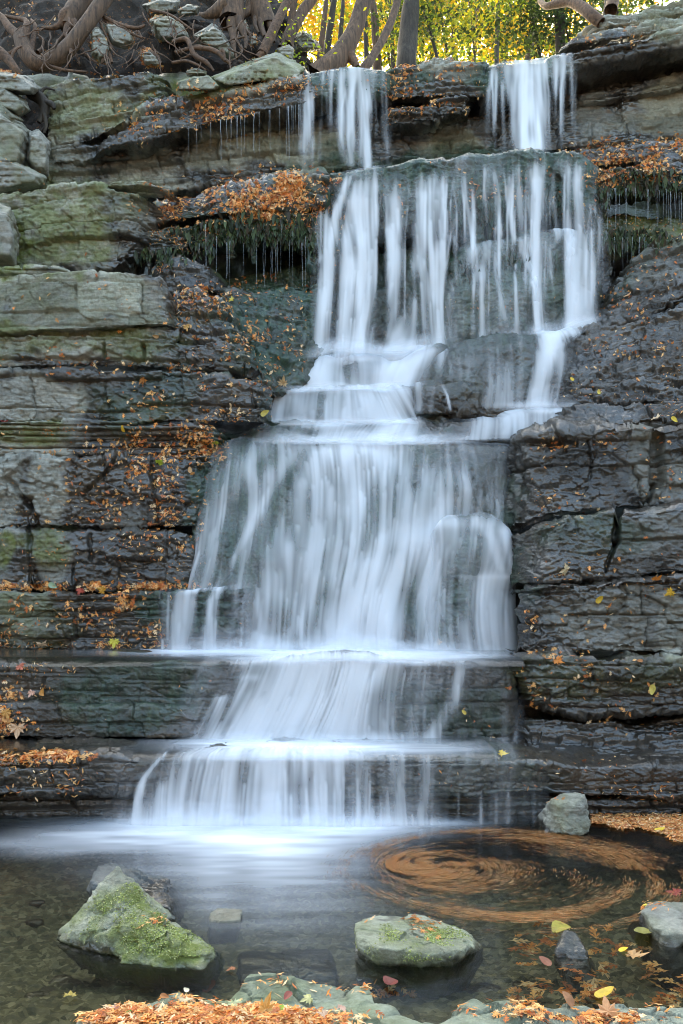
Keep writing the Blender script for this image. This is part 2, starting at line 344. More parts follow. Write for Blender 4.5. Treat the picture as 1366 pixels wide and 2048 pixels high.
def ledge(name, label, top, bot, cat='rock ledge', kind=None, th=(.06, .22), amp=.045, rough=1., fac=.05, fsc=(4, 4, 7), dip=0., lump=.03, groove=1., blk=.9,
          seed=1, dw=0., dm=0., da=0., dt=0., fringe=0., slots=(), pool=True, group=None, wid=(.25, .9), m=None, **kw):
    kw.setdefault('rnd', 3 if amp > .02 else 5); P, seg, n = base_grid(top, bot, **kw)
    if fringe > 0:                            # ragged dripping hem
        px = P[:, :, 0]*3; f = np.clip(vn(P[:, :1, 0]*9, seed, 0, 5)+.6*vn(P[:, :1, 0]*23, seed, 0, 6), 0, 1.3)
        wgt = np.where(seg[None] == 1, np.cumsum(seg == 1)[None]/max(1, (seg == 1).sum()), np.where(seg == 2, 1-np.cumsum(seg == 2)/max(1, (seg == 2).sum()), 0)[None])
        P[..., 2] -= fringe*f*wgt**3
    N = normals(P)
    x, y, z = P[..., 0], P[..., 1], P[..., 2]
    d = lumps(P, lump, seed); STR['tone'] = .3*fbm(x, y, z*2, 3, seed)
    if amp > 0: d = d+strata(P, seed+100, th, amp, dip, blk, groove, wid)
    if fac > 0:
        ft, fe, fi = facets((x*fsc[0]+.12*vn(x*3, y*3, z*3, seed))*.8, y*fsc[1]*.8, (z+dip*x)*fsc[2]*.8, seed+40); d = d+fac*.6*ft-fac*.12*np.exp(-(fe/.05)**2)
        ft2, fe2, _ = facets(x*fsc[0]*3.1, y*fsc[1]*3.1, z*fsc[2]*3.3, seed+45); d = d+fac*.35*ft2
    d = d+rough*(.009*fbm(x*6, y*6, z*9, 5, seed+20, .62)+.004*ridge(x*26, y*26, z*32, 3, seed+22))
    if slots:
        qx, qy = proj(P); qx = qx+3*vn(x*9, z*9, 0, seed)
        for (ax, ay, bx, by, sw, dp) in slots:   # open upright cracks
            h = np.clip(((qx-ax)*(bx-ax)+(qy-ay)*(by-ay))/((bx-ax)**2+(by-ay)**2+1e-6), 0, 1); ds = np.hypot(qx-ax-h*(bx-ax), qy-ay-h*(by-ay)); d = d-dp*np.exp(-(ds/sw)**4)
    P = P+N*d[..., None]
    N = normals(P)
    at = rock_attrs(P, dw, dm, da, dt); at['tone'] = np.broadcast_to(STR['tone'], at['wet'].shape)
    o = raw_mesh(name, P, grid_faces(*P.shape[:2]), m or ROCK, at)
    if kind == 'structure': tag(o, kind='structure')
    else: tag(o, label, cat, group)
    if pool:
        k = seg < 2; px, py = proj(P)
        POOLV.append(np.concatenate([P[:, k].reshape(-1, 3), N[:, k].reshape(-1, 3), px[:, k].reshape(-1, 1), py[:, k].reshape(-1, 1)], 1).astype(np.float32))
    return o
# ------------------------------------------------------------------ silky falling water
def flow_field(px, py, streams, foams):
    D = np.zeros(px.shape, np.float32)
    for st in streams:
        a = np.array(st, float)               # rows: px, py, halfwidth, intensity, from top to bottom
        cx = np.interp(py, a[:, 1], a[:, 0]); hw = np.interp(py, a[:, 1], a[:, 2]); it = np.interp(py, a[:, 1], a[:, 3])
        q = np.abs(px-cx)/hw
        g = it*np.exp(-q**2.6)*sm(a[0, 1]-22, a[0, 1]+6, py)*(1-sm(a[-1, 1]-6, a[-1, 1]+14, py))
        D = 1-(1-D)*(1-np.clip(g, 0, 1))
    for (x, y, rx, ry, it) in foams:
        g = it*np.exp(-(((px-x)/rx)**2)**1.2-((py-y)/ry)**2); D = 1-(1-D)*(1-g)
    return D
def veil(name, label, top, bot, streams, foams=(), film=0., seed=1, off=.03, lump=.03, lseed=1, contrast=.9, cat='waterfall', fine=1., cap=.93, ends=.12, curl=.08, tips=.0, soft=1., **kw):
    kw.setdefault('res', 2.0); kw.setdefault('under', .02)
    P, seg, n = base_grid(top, bot, **kw)
    N = normals(P)
    P = P+N*(lumps(P, lump, lseed)+off)[..., None]
    px, py = proj(P)
    m = P.shape[1]; U = np.repeat(np.linspace(0, n*2.0, n)[:, None], m, 1)
    step = np.linalg.norm(np.diff(P, axis=1), axis=-1); V = np.concatenate([np.zeros((n, 1)), np.cumsum(step, 1)], 1)*200
    D = flow_field(px, py, streams, foams)
    U2 = U+5*vn(U/40, V/150, 0, seed+4)+26*vn(U/150, V/260, 0, seed+5)+curl*V*vn(U/130, 0, 0, seed+6)
    a = vn(U2/30, V/330, 0, seed); b = vn(U2/11, V/200, 0, seed+1); c = vn(U2/4.6/fine, V/120, 0, seed+2); e = vn(U2/17, V/60, 0, seed+3)
    s = .5+.5*soft*(.6*a+.45*b+.28*c+.32*e)
    if tips:                                  # thin streams start bright where they break over a bump, then fade downwards
        tp = 0
        for wu, lv, k in ((15, 130, 0), (30, 210, 7), (9, 80, 13)):
            f = U2/wu+.4*vn(V/110, U2/60, 0, seed+20+k); ci = np.floor(f).astype(np.int32); fr = f-ci; zz = np.zeros_like(ci)
            g = V/(lv*(.6+.9*_h(ci, zz, zz, seed+k)))+_h(ci, zz+1, zz, seed+k); gi = np.floor(g).astype(np.int32); q = g-gi; st = _h(ci, gi, zz, seed+30+k)
            tp = np.maximum(tp, st*np.sin(np.pi*np.clip(fr, 0, 1))**1.3*sm(0, .16, q)*np.exp(-1.5*q))
        s = s*(1-.35*tips)+tips*(tp-.12)
    al = .93*D*sm(.08, .95, s+(D-.5)*contrast)
    fm = film*(.35+.65*sm(.3, .9, s))*sm(-.5, .5, vn(U2/70, V/120, 0, seed+8)+.15); al = np.clip(1-(1-al)*(1-fm), 0, cap)
    es = np.minimum(np.arange(n), np.arange(n)[::-1])*2.0/(ends*200+1); al *= sm(0, 1, es)[:, None]
    tt = np.minimum(np.arange(m)/6., (m-1-np.arange(m))/4.); al *= np.clip(tt, 0, 1)[None]; al = al**1.12
    P = P-N*0+N*(.018*(s-.5)*D)[..., None]
    o = raw_mesh(name, P, grid_faces(n, m), SILK, dict(flow=al))
    tag(o, label, cat); return o
def trickles(label, xs, y0f, y1f, Y, r=.0026, cat='dripping water', name='water_trickles'):
    xs = list(xs); root = empty(name, W(np.mean(xs), y0f(np.mean(xs)), Y)); tag(root, label, cat, None)
    for x in xs:
        a = y0f(x)-4; b = y1f(x); rr = r*random.uniform(.45, 1.25); P0 = W(x, a, Y+random.uniform(-.05, .05)); P1 = W(x+random.uniform(-2, 2), b, Y+random.uniform(-.05, .03))
        k = 9; t = np.linspace(0, 1, k); c = P0*(1-t[:, None])+P1*t[:, None]; c[:, 0] += .004*vn(t*5, x, 0, 3)
        rad = rr*(1.9*np.exp(-t*9)+.75+.2*vn(t*8, x, 0, 4))
        ang = np.linspace(0, 2*np.pi, 6, endpoint=False)
        V = c[:, None]+rad[:, None, None]*np.stack([np.cos(ang), np.sin(ang), 0*ang], -1)[None]
        ring = np.arange(6); f = []
        for i in range(k-1):
            f.append(np.stack([i*6+ring, i*6+(ring+1) % 6, (i+1)*6+(ring+1) % 6, (i+1)*6+ring], 1))
        raw_mesh('trickle', V.reshape(-1, 3), np.concatenate(f), TRICK, parent=root)
    return root
# ================================================================== THE CLIFF
# a stepped body of bedrock behind every ledge
def cliff_body():
    prof = np.array([(6.95,-.6),(6.95,.30),(7.85,.38),(7.9,.98),(9.15,1.02),(9.5,2.2),(9.8,3.0),(10.6,3.2),(11.35,4.3),(11.6,4.5),(11.75,6.3),(12.45,6.45),(12.55,8.72),(13.0,8.75),(16,8.75)])
    d = np.concatenate([[0], np.cumsum(np.linalg.norm(np.diff(prof, axis=0), axis=1))]); t = np.linspace(0, d[-1], 260)
    y, z = np.interp(t, d, prof[:, 0]), np.interp(t, d, prof[:, 1]); x = np.linspace(-8.5, 9, 380)
    P = np.stack(np.broadcast_arrays(x[:, None], y[None], z[None]), -1).copy(); N = normals(P)
    P += N*(strata(P, 900, (.08, .25), .05)+.05*fbm(P[..., 0]*2, P[..., 1]*2, P[..., 2]*3, 4, 901))[..., None]
    tag(raw_mesh('cliff', P, grid_faces(*P.shape[:2]), ROCK, rock_attrs(P)), kind='structure')
cliff_body()
L = -520; R = 1900
# ---- bottom tier
ledge('rock_ledge', 'lowest dark wet ledge at the pool, right half under the last cascade with orange flecks', [(640,1513,6.5),(800,1515,6.5),(900,1517,6.48),(1090,1523,6.5),(1180,1530,6.6),(1366,1528,6.7),(R,1525,6.7)], [(640,1606,6.5),(900,1600,6.5),(1090,1592,6.52),(1366,1612,6.68),(R,1615,6.7)], back=.9, under=.3, amp=.012, fac=.035, lump=.035, seed=11, endl=0)
ledge('rock_ledge', 'lowest dark wet ledge at the pool, left half below the long leaf litter strip', [(L,1506,6.5),(0,1511,6.5),(130,1514,6.46),(400,1514,6.5),(645,1513,6.5)], [(L,1602,6.5),(0,1598,6.5),(250,1602,6.48),(645,1606,6.5)], back=.9, under=.3, amp=.012, fac=.035, lump=.035, seed=12, endr=0)
ledge('rock_ledge', 'black undercut foot of the falls just above the pool water', [(L,1592,6.66),(300,1592,6.64),(800,1592,6.62),(1090,1585,6.66),(R,1600,6.85)], [(L,1662,6.6),(300,1662,6.56),(1090,1662,6.6),(R,1665,6.8)], back=.3, amp=.03, th=(.03, .07), seed=13, fac=.03)
# ---- second tier
ledge('rock_ledge', 'smooth grey green step under the shallow dark water left of the lower cascade', [(L,1316,7.35),(0,1322,7.35),(300,1323,7.32),(520,1322,7.3),(720,1320,7.3),(940,1324,7.3),(1045,1336,7.38)], [(L,1482,7.36),(0,1482,7.36),(500,1480,7.3),(1050,1500,7.34)], back=1.5, under=.1, amp=.01, fac=.03, lump=.05, seed=21, endr=.2, fsc=(3, 3, 3))
ledge('rock_ledge', 'low mossy half step running beneath the second water shelf on the left', [(L,1398,7.26),(0,1402,7.24),(200,1408,7.2),(430,1406,7.2),(540,1412,7.26)], [(L,1484,7.2),(0,1484,7.18),(300,1482,7.12),(540,1484,7.2)], back=.3, under=.1, amp=.01, fac=.03, lump=.03, seed=22, endr=.25)
# ---- left wall
ledge('rock_ledge', 'low dark block with leaf litter along its lip beside the side cascade', [(L,1178,8.35),(0,1183,8.32),(200,1186,8.3),(300,1182,8.3),(420,1176,8.36),(508,1170,8.46)], [(L,1306,8.35),(0,1306,8.34),(515,1306,8.38)], back=.6, under=.05, amp=.035, fac=.05, seed=31, endr=.2, lump=.04)
ledge('rock_ledge', 'brown black wall block below the long level crack on the left', [(L,1062,8.62),(0,1062,8.62),(180,1060,8.6),(398,1064,8.62)], [(L,1184,8.6),(0,1184,8.6),(200,1186,8.58),(392,1180,8.6)], back=.2, under=.05, amp=.03, th=(.25, .6), fac=.06, seed=33, slots=[(60,1065,62,1180,4,.05),(180,1070,182,1120,4,.05)], endr=.14)
ledge('rock_ledge', 'tall wall block above the long level crack, pale strip at its left edge', [(L,912,8.72),(0,914,8.72),(250,912,8.66),(425,920,8.74)], [(L,1058,8.66),(0,1058,8.66),(180,1056,8.64),(398,1060,8.66)], back=.3, under=.15, amp=.035, th=(.3, .7), fac=.08, seed=34, slots=[(250,905,165,990,4,.06),(20,960,60,1010,5,.07),(60,1000,75,1055,4,.06),(310,960,314,1050,3,.04)], endr=.07)
ledge('rock_ledge', 'band of thin broken black slates sprinkled with leaves beside the cascade top', [(L,836,8.8),(0,838,8.78),(200,840,8.78),(380,846,8.76),(450,862,8.82)], [(L,920,8.86),(0,920,8.86),(440,922,8.84)], back=.3, under=.1, amp=.05, th=(.02, .07), fac=.03, fsc=(5, 5, 16), seed=35, endr=.2)
ledge('rock_ledge', 'thick dark bluish block with a maple leaf stuck on its face', [(L,733,8.9),(0,738,8.9),(200,736,8.86),(360,740,8.86),(545,764,8.95)], [(L,846,8.88),(0,846,8.88),(200,848,8.86),(545,848,8.88)], back=.3, under=.15, amp=.04, th=(.1, .35), fac=.06, seed=36, endr=.15)
ledge('rock_ledge', 'yellow green mossy layer with dark gaps beneath the large pale block', [(L,655,9.06),(0,660,9.04),(200,652,9.04),(365,650,9.1)], [(L,740,9.04),(0,738,9.02),(200,735,9.0),(365,742,9.06)], back=.3, under=.2, amp=.05, th=(.08, .2), fac=.07, seed=37, endr=.2, slots=[(208,690,209,722,4,.1),(286,688,288,716,4,.08),(368,650,378,736,8,.2)])
ledge('rock_ledge', 'large smooth pale grey green block on the left, the lightest of the wall', [(L,538,9.0),(0,541,9.0),(200,536,8.94),(318,545,8.98),(348,588,9.08)], [(L,668,8.96),(0,668,8.94),(180,662,8.9),(350,652,9.0)], back=.8, under=.25, amp=.03, th=(.14, .3), fac=.03, seed=38, endr=.14, groove=.7)
ledge('rock_ledge', 'brown stepped lump scattered with leaves right of the large pale block', [(338,570,9.4),(400,582,9.3),(450,610,9.3),(500,668,9.36)], [(350,746,9.12),(430,745,9.06),(520,752,9.1)], back=.5, amp=.05, th=(.1, .25), fac=.08, seed=39, endl=.05)
ledge('rock_ledge', 'blue black slimy slope with leaves between the brown lump and the middle veil', [(430,572,10.0),(520,578,10.0),(600,565,10.2),(660,545,10.3)], [(480,775,9.4),(560,790,9.5),(665,730,10.1)], back=.4, amp=.03, th=(.15, .4), fac=.07, seed=40, lump=.07, endl=.2, endr=.1, da=.3)
ledge('rock_ledge', 'light green weathered block at the left edge under the leaf covered shelf', [(L,372,10.0),(0,384,9.98),(90,370,9.95),(190,366,9.9),(250,382,9.95),(312,392,10.05)], [(L,552,10.0),(0,550,9.98),(100,548,9.95),(230,540,9.98),(290,500,10.08)], back=1.0, under=.3, amp=.035, th=(.08, .3), fac=.07, seed=41, endr=.3, dip=-.08)
ledge('rock_slab', 'pale flat slab lying on top of the light green weathered block', [(196,364,9.98),(235,350,9.92),(290,352,9.92),(346,374,10.0)], [(200,378,9.95),(280,376,9.9),(348,386,9.98)], cat='rock slab', back=.4, amp=.012, th=(.05, .1), fac=.04, seed=42, endl=.1, endr=.15, res=1.6)
ledge('rock_ledge', 'thin grey ledge edge at far left crowning the large pale block', [(L,526,9.3),(0,530,9.3),(90,527,9.3),(150,536,9.34)], [(L,546,9.25),(0,546,9.25),(152,546,9.3)], back=.5, amp=.01, fac=.04, seed=43, endr=.2, res=1.8)
# ---- leaf covered dripping shelf, left of the middle veil
ledge('rock_ledge', 'upper tier of the overhanging shelf heaped with orange leaves left of the middle veil', [(300,398,10.5),(360,384,10.46),(430,372,10.44),(560,354,10.4),(655,344,10.4)], [(280,452,10.32),(360,440,10.25),(520,425,10.22),(660,420,10.32)], back=1.6, rise=.12, under=.3, amp=.03, th=(.1, .3), fac=.07, seed=44, lump=.06, bulge=.06, endl=.2)
ledge('rock_ledge', 'lower tier of the dripping shelf, wet green hem with leaves hanging down', [(255,468,10.3),(330,448,10.26),(420,432,10.22),(540,420,10.22),(650,418,10.3)], [(245,528,10.34),(330,508,10.3),(420,484,10.3),(540,470,10.3),(650,500,10.36)], back=.5, under=.5, amp=.02, fac=.07, seed=45, lump=.06, fringe=.3, endl=.25, res=1.6, da=.25)
ledge('rock_ledge', 'dark leafy mound in the hollow under the dripping shelf', [(300,540,10.0),(350,520,9.95),(420,520,9.95),(450,560,10.0)], [(310,580,9.9),(450,590,9.9)], back=.4, amp=.01, fac=.07, seed=46, lump=.08, endl=.2, endr=.2)
ledge('rock_ledge', 'bright mossy sill at the back of the hollow left of the veil', [(420,560,10.9),(520,540,10.85),(580,530,10.8),(660,515,10.75)], [(430,600,10.7),(660,600,10.6)], back=.4, amp=.01, fac=.06, seed=47, lump=.07, dm=.5)
# ---- back wall of the top tier
ledge('rock_ledge', 'tan and grey layered back wall between the two upper falls and behind the left one', [(80,292,12.0),(300,292,11.98),(450,262,11.98),(640,232,12.0),(1000,226,12.02)], [(80,385,12.0),(350,385,11.98),(640,345,11.94),(830,335,11.96),(1000,312,12)], back=.3, amp=.075, th=(.07, .24), fac=.07, seed=51, blk=.8, wid=(.15, .6), dip=-.1)
ledge('rock_ledge', 'black overhanging shelf strewn with leaves running up to the left upper fall', [(230,248,11.75),(330,196,11.7),(440,178,11.66),(540,158,11.6),(625,150,11.55)], [(165,306,11.62),(300,278,11.52),(400,250,11.48),(520,224,11.46),(630,205,11.48)], back=.9, under=.55, amp=.055, th=(.05, .16), fac=.07, seed=52, dip=-.12, endl=.3, endr=.05)
ledge('rock_ledge', 'olive green stack of thin dry layers at the upper left', [(88,170,11.9),(180,146,11.8),(290,130,11.76),(352,156,11.8)], [(88,300,11.84),(180,286,11.76),(260,240,11.74),(355,186,11.78)], back=.8, under=.3, amp=.07, th=(.05, .2), fac=.07, seed=53, dip=-.16, endl=.1, endr=.3)
ledge('rock_ledge', 'narrow grey course below the olive green layers and above the back wall', [(95,300,11.86),(180,290,11.8),(300,282,11.82),(360,268,11.85)], [(95,330,11.86),(250,322,11.84),(365,300,11.9)], back=.3, under=.3, amp=.03, th=(.08, .2), fac=.06, seed=54, endr=.3)
ledge('rock_ledge', 'rounded crown of green slimed rock under the left upper fall', [(595,152,11.58),(640,136,11.55),(700,131,11.54),(780,138,11.58)], [(595,200,11.46),(700,190,11.44),(785,190,11.5)], back=1.0, under=.5, amp=.01, fac=.05, seed=55, lump=.03, bulge=.03, kind='structure')
ledge('rock_ledge', 'weathered grey cap rock with leaves between the two upper falls', [(762,140,11.66),(800,122,11.64),(880,108,11.62),(940,112,11.62),(988,118,11.66)], [(765,200,11.62),(870,196,11.56),(992,192,11.6)], back=.9, under=.3, amp=.06, th=(.05, .15), fac=.07, seed=56, dip=-.05, endl=.1)
ledge('rock_ledge', 'dark jutting shelf with a square end below the grey cap rock', [(760,226,11.6),(830,204,11.54),(900,190,11.5),(940,188,11.5)], [(770,252,11.6),(860,244,11.56),(942,222,11.54)], back=.6, under=.4, amp=.04, th=(.05, .12), fac=.07, seed=57, endr=.08)
ledge('rock_ledge', 'green lip of rock under the right upper fall', [(968,136,11.6),(1010,120,11.55),(1080,112,11.52),(1155,100,11.5)], [(968,190,11.52),(1060,176,11.48),(1160,150,11.5)], back=1.0, under=.5, amp=.01, fac=.05, seed=58, lump=.04, bulge=.03, kind='structure')
ledge('rock_ledge', 'wet black overhang in the upper right corner, shadow beneath it', [(1140,102,11.4),(1200,86,11.36),(1290,68,11.3),(1366,52,11.25),(R,0,11.1)], [(1135,140,11.5),(1200,126,11.45),(1366,94,11.3),(R,40,11.2)], back=.8, under=.8, amp=.05, th=(.06, .16), fac=.05, seed=59, dip=-.1, endl=.15)
ledge('rock_ledge', 'lower of the pale dry courses on top of the upper right overhang', [(1112,86,11.7),(1160,66,11.62),(1240,50,11.6),(1366,28,11.5),(R,-10,11.4)], [(1115,98,11.66),(1200,84,11.55),(1366,56,11.42),(R,10,11.3)], back=.7, under=.3, amp=.04, th=(.05, .12), fac=.06, seed=60, endl=.2, res=1.7)
ledge('rock_ledge', 'topmost pale dry course at the upper right edge of the gorge', [(1180,40,11.9),(1240,30,11.85),(1300,10,11.85),(1366,-6,11.8),(R,-60,11.7)], [(1178,58,11.82),(1300,42,11.76),(1366,30,11.7),(R,-8,11.6)], back=.8, under=.3, amp=.05, th=(.05, .12), fac=.06, seed=61, endl=.2, res=1.7)
ledge('rock_ledge', 'dark grey smooth back wall right of the right upper fall', [(985,225,12.1),(1150,170,12.1),(1366,130,12.0),(R,100,11.9)], [(985,312,12.0),(1150,300,11.95),(1366,300,11.9),(R,300,11.8)], back=.3, amp=.055, th=(.1, .4), fac=.06, seed=62, dip=-.06)
ledge('rock_ledge', 'middle black course tucked under the upper right overhang', [(1120,190,11.95),(1250,170,11.85),(1366,140,11.75),(R,110,11.6)], [(1120,215,11.95),(1250,200,11.88),(1366,175,11.78),(R,150,11.7)], back=.5, under=.3, amp=.04, th=(.05, .1), fac=.06, seed=63, dip=-.1)
# ---- shelf with leaves on the right
ledge('rock_ledge', 'back tier of the leafy shelf on the right, under the dark grey wall', [(1135,298,10.9),(1200,286,10.8),(1290,280,10.75),(1366,276,10.7),(R,262,10.6)], [(1140,335,10.7),(1250,332,10.62),(1366,330,10.55),(R,320,10.45)], back=1.3, rise=.1, under=.3, amp=.02, fac=.08, seed=64, lump=.06, bulge=.05)
ledge('rock_ledge', 'front tier of the leafy shelf on the right, dripping at its ragged hem', [(1170,338,10.45),(1230,334,10.36),(1300,326,10.32),(1366,322,10.3),(R,300,10.2)], [(1175,400,10.4),(1240,384,10.34),(1366,378,10.3),(R,368,10.2)], back=.7, under=.6, amp=.015, fac=.08, seed=65, lump=.06, fringe=.2, bulge=.04, endl=.2, res=1.6)
ledge('rock_ledge', 'mossy green mound in the hollow under the right leafy shelf', [(1195,446,10.75),(1240,428,10.7),(1300,436,10.7),(1345,430,10.65),(1420,440,10.6)], [(1195,495,10.6),(1300,490,10.55),(1420,480,10.5)], back=.5, under=.4, amp=.0, fac=.05, seed=66, lump=.1, fringe=.16, dm=.6)
# ---- right side slope and wall
ledge('rock_ledge', 'steep grey rock shoulder at the right edge below the mossy hollow', [(1222,580,10.25),(1262,520,10.15),(1310,486,10.05),(1366,462,9.95),(R,400,9.8)], [(1195,660,9.95),(1290,640,9.75),(1366,600,9.7),(R,560,9.6)], back=.7, amp=.03, th=(.1, .3), fac=.09, seed=71, lump=.07, endl=.25, dip=-.15)
ledge('rock_ledge', 'dark fractured slope with leaf flecks right of the small right stream', [(1128,700,9.85),(1180,655,9.85),(1260,628,9.8),(1366,596,9.65),(R,560,9.5)], [(1135,812,9.3),(1250,808,9.15),(1366,805,9.05),(R,800,9.0)], back=.6, amp=.05, th=(.08, .25), fac=.1, seed=72, lump=.06, endl=.2, dip=-.1)
ledge('rock_ledge', 'low wet step crossing to the right edge above the brown wall', [(1060,825,9.3),(1200,808,9.1),(1300,800,8.9),(1366,795,8.8),(R,785,8.7)], [(1050,875,9.0),(1200,858,8.8),(1366,860,8.65),(R,850,8.5)], back=.6, amp=.03, th=(.06, .15), fac=.06, seed=73, lump=.04)
ledge('rock_ledge', 'brown blocky wall with a tall dark slot at the right edge', [(1020,900,8.7),(1060,868,8.5),(1200,852,8.35),(1310,850,8.25),(R,842,8.1)], [(1000,1075,8.5),(1100,1040,8.3),(1250,1018,8.2),(R,1005,8.0)], back=.4, under=.1, amp=.035, th=(.5, .9), fac=.09, seed=74, lump=.06, endl=.3, wid=(.6, 1.3), fsc=(3, 3, 4), slots=[(1318,872,1316,962,13,.15),(1316,962,1292,1010,4,.1),(1062,884,1150,888,5,.06)])
ledge('rock_ledge', 'blue grey smooth block split by a slanting black crack', [(1022,1072,8.15),(1090,1040,7.95),(1240,1016,7.85),(1366,1008,7.8),(R,1000,7.7)], [(1040,1170,7.95),(1100,1168,7.85),(1366,1155,7.75),(R,1150,7.7)], back=.7, under=.1, amp=.02, th=(.5, .9), fac=.05, seed=75, lump=.06, endl=.3, wid=(.9, 1.8), slots=[(1236,1012,1233,1082,7,.16),(1233,1082,1210,1142,3.5,.1),(1233,1080,1366,1076,3,.05)])
ledge('rock_ledge', 'rough grey green block with a whitish patch at its right end', [(1046,1178,7.7),(1100,1164,7.62),(1366,1150,7.55),(R,1142,7.5)], [(1040,1315,7.6),(1200,1310,7.55),(R,1308,7.45)], back=.5, under=.1, amp=.03, th=(.14, .34), fac=.08, seed=76, lump=.05, endl=.16)
ledge('rock_ledge', 'mossy green bulging block above the thin black strata on the right', [(1040,1318,7.4),(1150,1312,7.34),(R,1308,7.25)], [(1048,1405,7.45),(1150,1428,7.38),(1366,1432,7.3),(R,1430,7.25)], back=.5, under=.4, amp=.03, th=(.04, .12), fac=.06, seed=77, lump=.06, bulge=.06, endl=.16)
ledge('rock_ledge', 'recessed thin black strata near the bottom right above the leaf raft', [(1030,1415,7.5),(1150,1425,7.5),(R,1425,7.4)], [(1040,1545,7.0),(1366,1545,6.95),(R,1540,6.9)], back=.3, under=.1, amp=.05, th=(.025, .07), fac=.04, seed=78, lump=.05, fsc=(4, 4, 14), endl=.14)
# ---- bedrock under the water
ledge('bedrock', '', [(640,347,10.5),(700,335,10.46),(800,324,10.42),(900,314,10.4),(1000,303,10.38),(1080,297,10.36),(1150,302,10.38),(1205,330,10.45)], [(640,500,10.45),(700,445,10.42),(780,470,10.42),(850,440,10.42),(960,455,10.42),(1080,430,10.4),(1205,440,10.45)], kind='structure', back=1.5, rise=.1, under=.6, amp=.0, fac=.05, seed=81, lump=.05, fringe=.35, bulge=.05, da=.3, res=1.7)
ledge('bedrock', '', [(600,570,10.75),(700,520,10.7),(860,490,10.7),(980,500,10.7),(1240,500,10.7)], [(600,735,10.35),(880,725,10.3),(1060,690,10.25),(1240,660,10.3)], kind='structure', back=.4, amp=.0, fac=.08, seed=82, lump=.12, fsc=(4, 4, 3))
ledge('mossy_mound', 'dark mossy mound carrying thin trickles under the right half of the middle veil', [(880,560,10.45),(930,500,10.35),(980,476,10.3),(1060,470,10.28),(1130,452,10.28),(1195,462,10.36)], [(880,690,10.3),(1000,682,10.22),(1100,662,10.2),(1200,650,10.3)], cat='rock mound', back=.5, amp=0, fac=.05, seed=83, lump=.12, endl=.25, endr=.2, da=.3, dm=.2, bulge=.05, res=1.7)
ledge('bedrock', '', [(570,740,10.25),(640,708,10.15),(700,702,10.1),(780,712,10.1),(890,690,10.2)], [(545,790,9.9),(700,782,9.85),(890,785,9.9)], kind='structure', back=.5, amp=0, fac=.04, seed=84, lump=.09, bulge=.08)
ledge('wet_boulder', 'long rounded wet boulder between the basin and the small right stream', [(868,712,10.1),(930,676,10.02),(1040,667,9.96),(1110,672,9.98),(1180,650,10.05)], [(872,845,9.7),(1000,842,9.66),(1150,832,9.7)], cat='boulder', back=.5, amp=.0, fac=.05, seed=85, lump=.04, bulge=.1, endl=.2)
ledge('dark_block', 'small angular black block jutting from the steps below the basin', [(828,772,9.62),(880,766,9.58),(940,762,9.56),(966,764,9.6)], [(832,838,9.58),(960,836,9.54)], cat='boulder', back=.3, amp=.0, fac=.07, seed=86, lump=.03, endl=.1, endr=.05, fsc=(3, 3, 3))
ledge('bedrock', '', [(538,782,9.85),(650,776,9.8),(850,772,9.8),(900,772,9.85)], [(520,850,9.65),(700,844,9.6),(900,850,9.65)], kind='structure', back=.6, amp=0, fac=.04, seed=87, lump=.09, bulge=.04)
ledge('bedrock', '', [(440,862,9.5),(520,846,9.5),(700,842,9.45),(930,846,9.45),(1090,818,9.45),(1215,810,9.5)], [(430,900,9.2),(560,886,9.2),(850,892,9.2),(1080,878,9.2),(1215,856,9.2)], kind='structure', back=.6, amp=0, fac=.04, seed=88, lump=.08, bulge=.03)
CT = [(402,915,9.0),(520,878,9.12),(640,880,9.1),(760,888,9.08),(880,890,9.08),(980,890,9.1),(1045,886,9.15)]
CB = [(350,1306,8.5),(520,1308,8.42),(700,1312,8.38),(900,1312,8.4),(1036,1312,8.5)]
ledge('bedrock', '', CT, CB, kind='structure', back=.5, amp=0, fac=.04, seed=89, lump=.07, bulge=.16, endl=.12, endr=.2, da=.2, fsc=(5, 5, 1.6), under=.05)
ledge('rounded_rock', 'rounded rock knob in the right of the main cascade with water parting over it', [(846,1075,8.66),(900,1040,8.52),(965,1036,8.5),(1012,1060,8.52),(1040,1110,8.62)], [(846,1310,8.38),(940,1312,8.3),(1040,1310,8.36)], cat='boulder', back=.5, amp=0, fac=.05, seed=90, lump=.06, bulge=.05, endl=.2, endr=.2, da=.2)
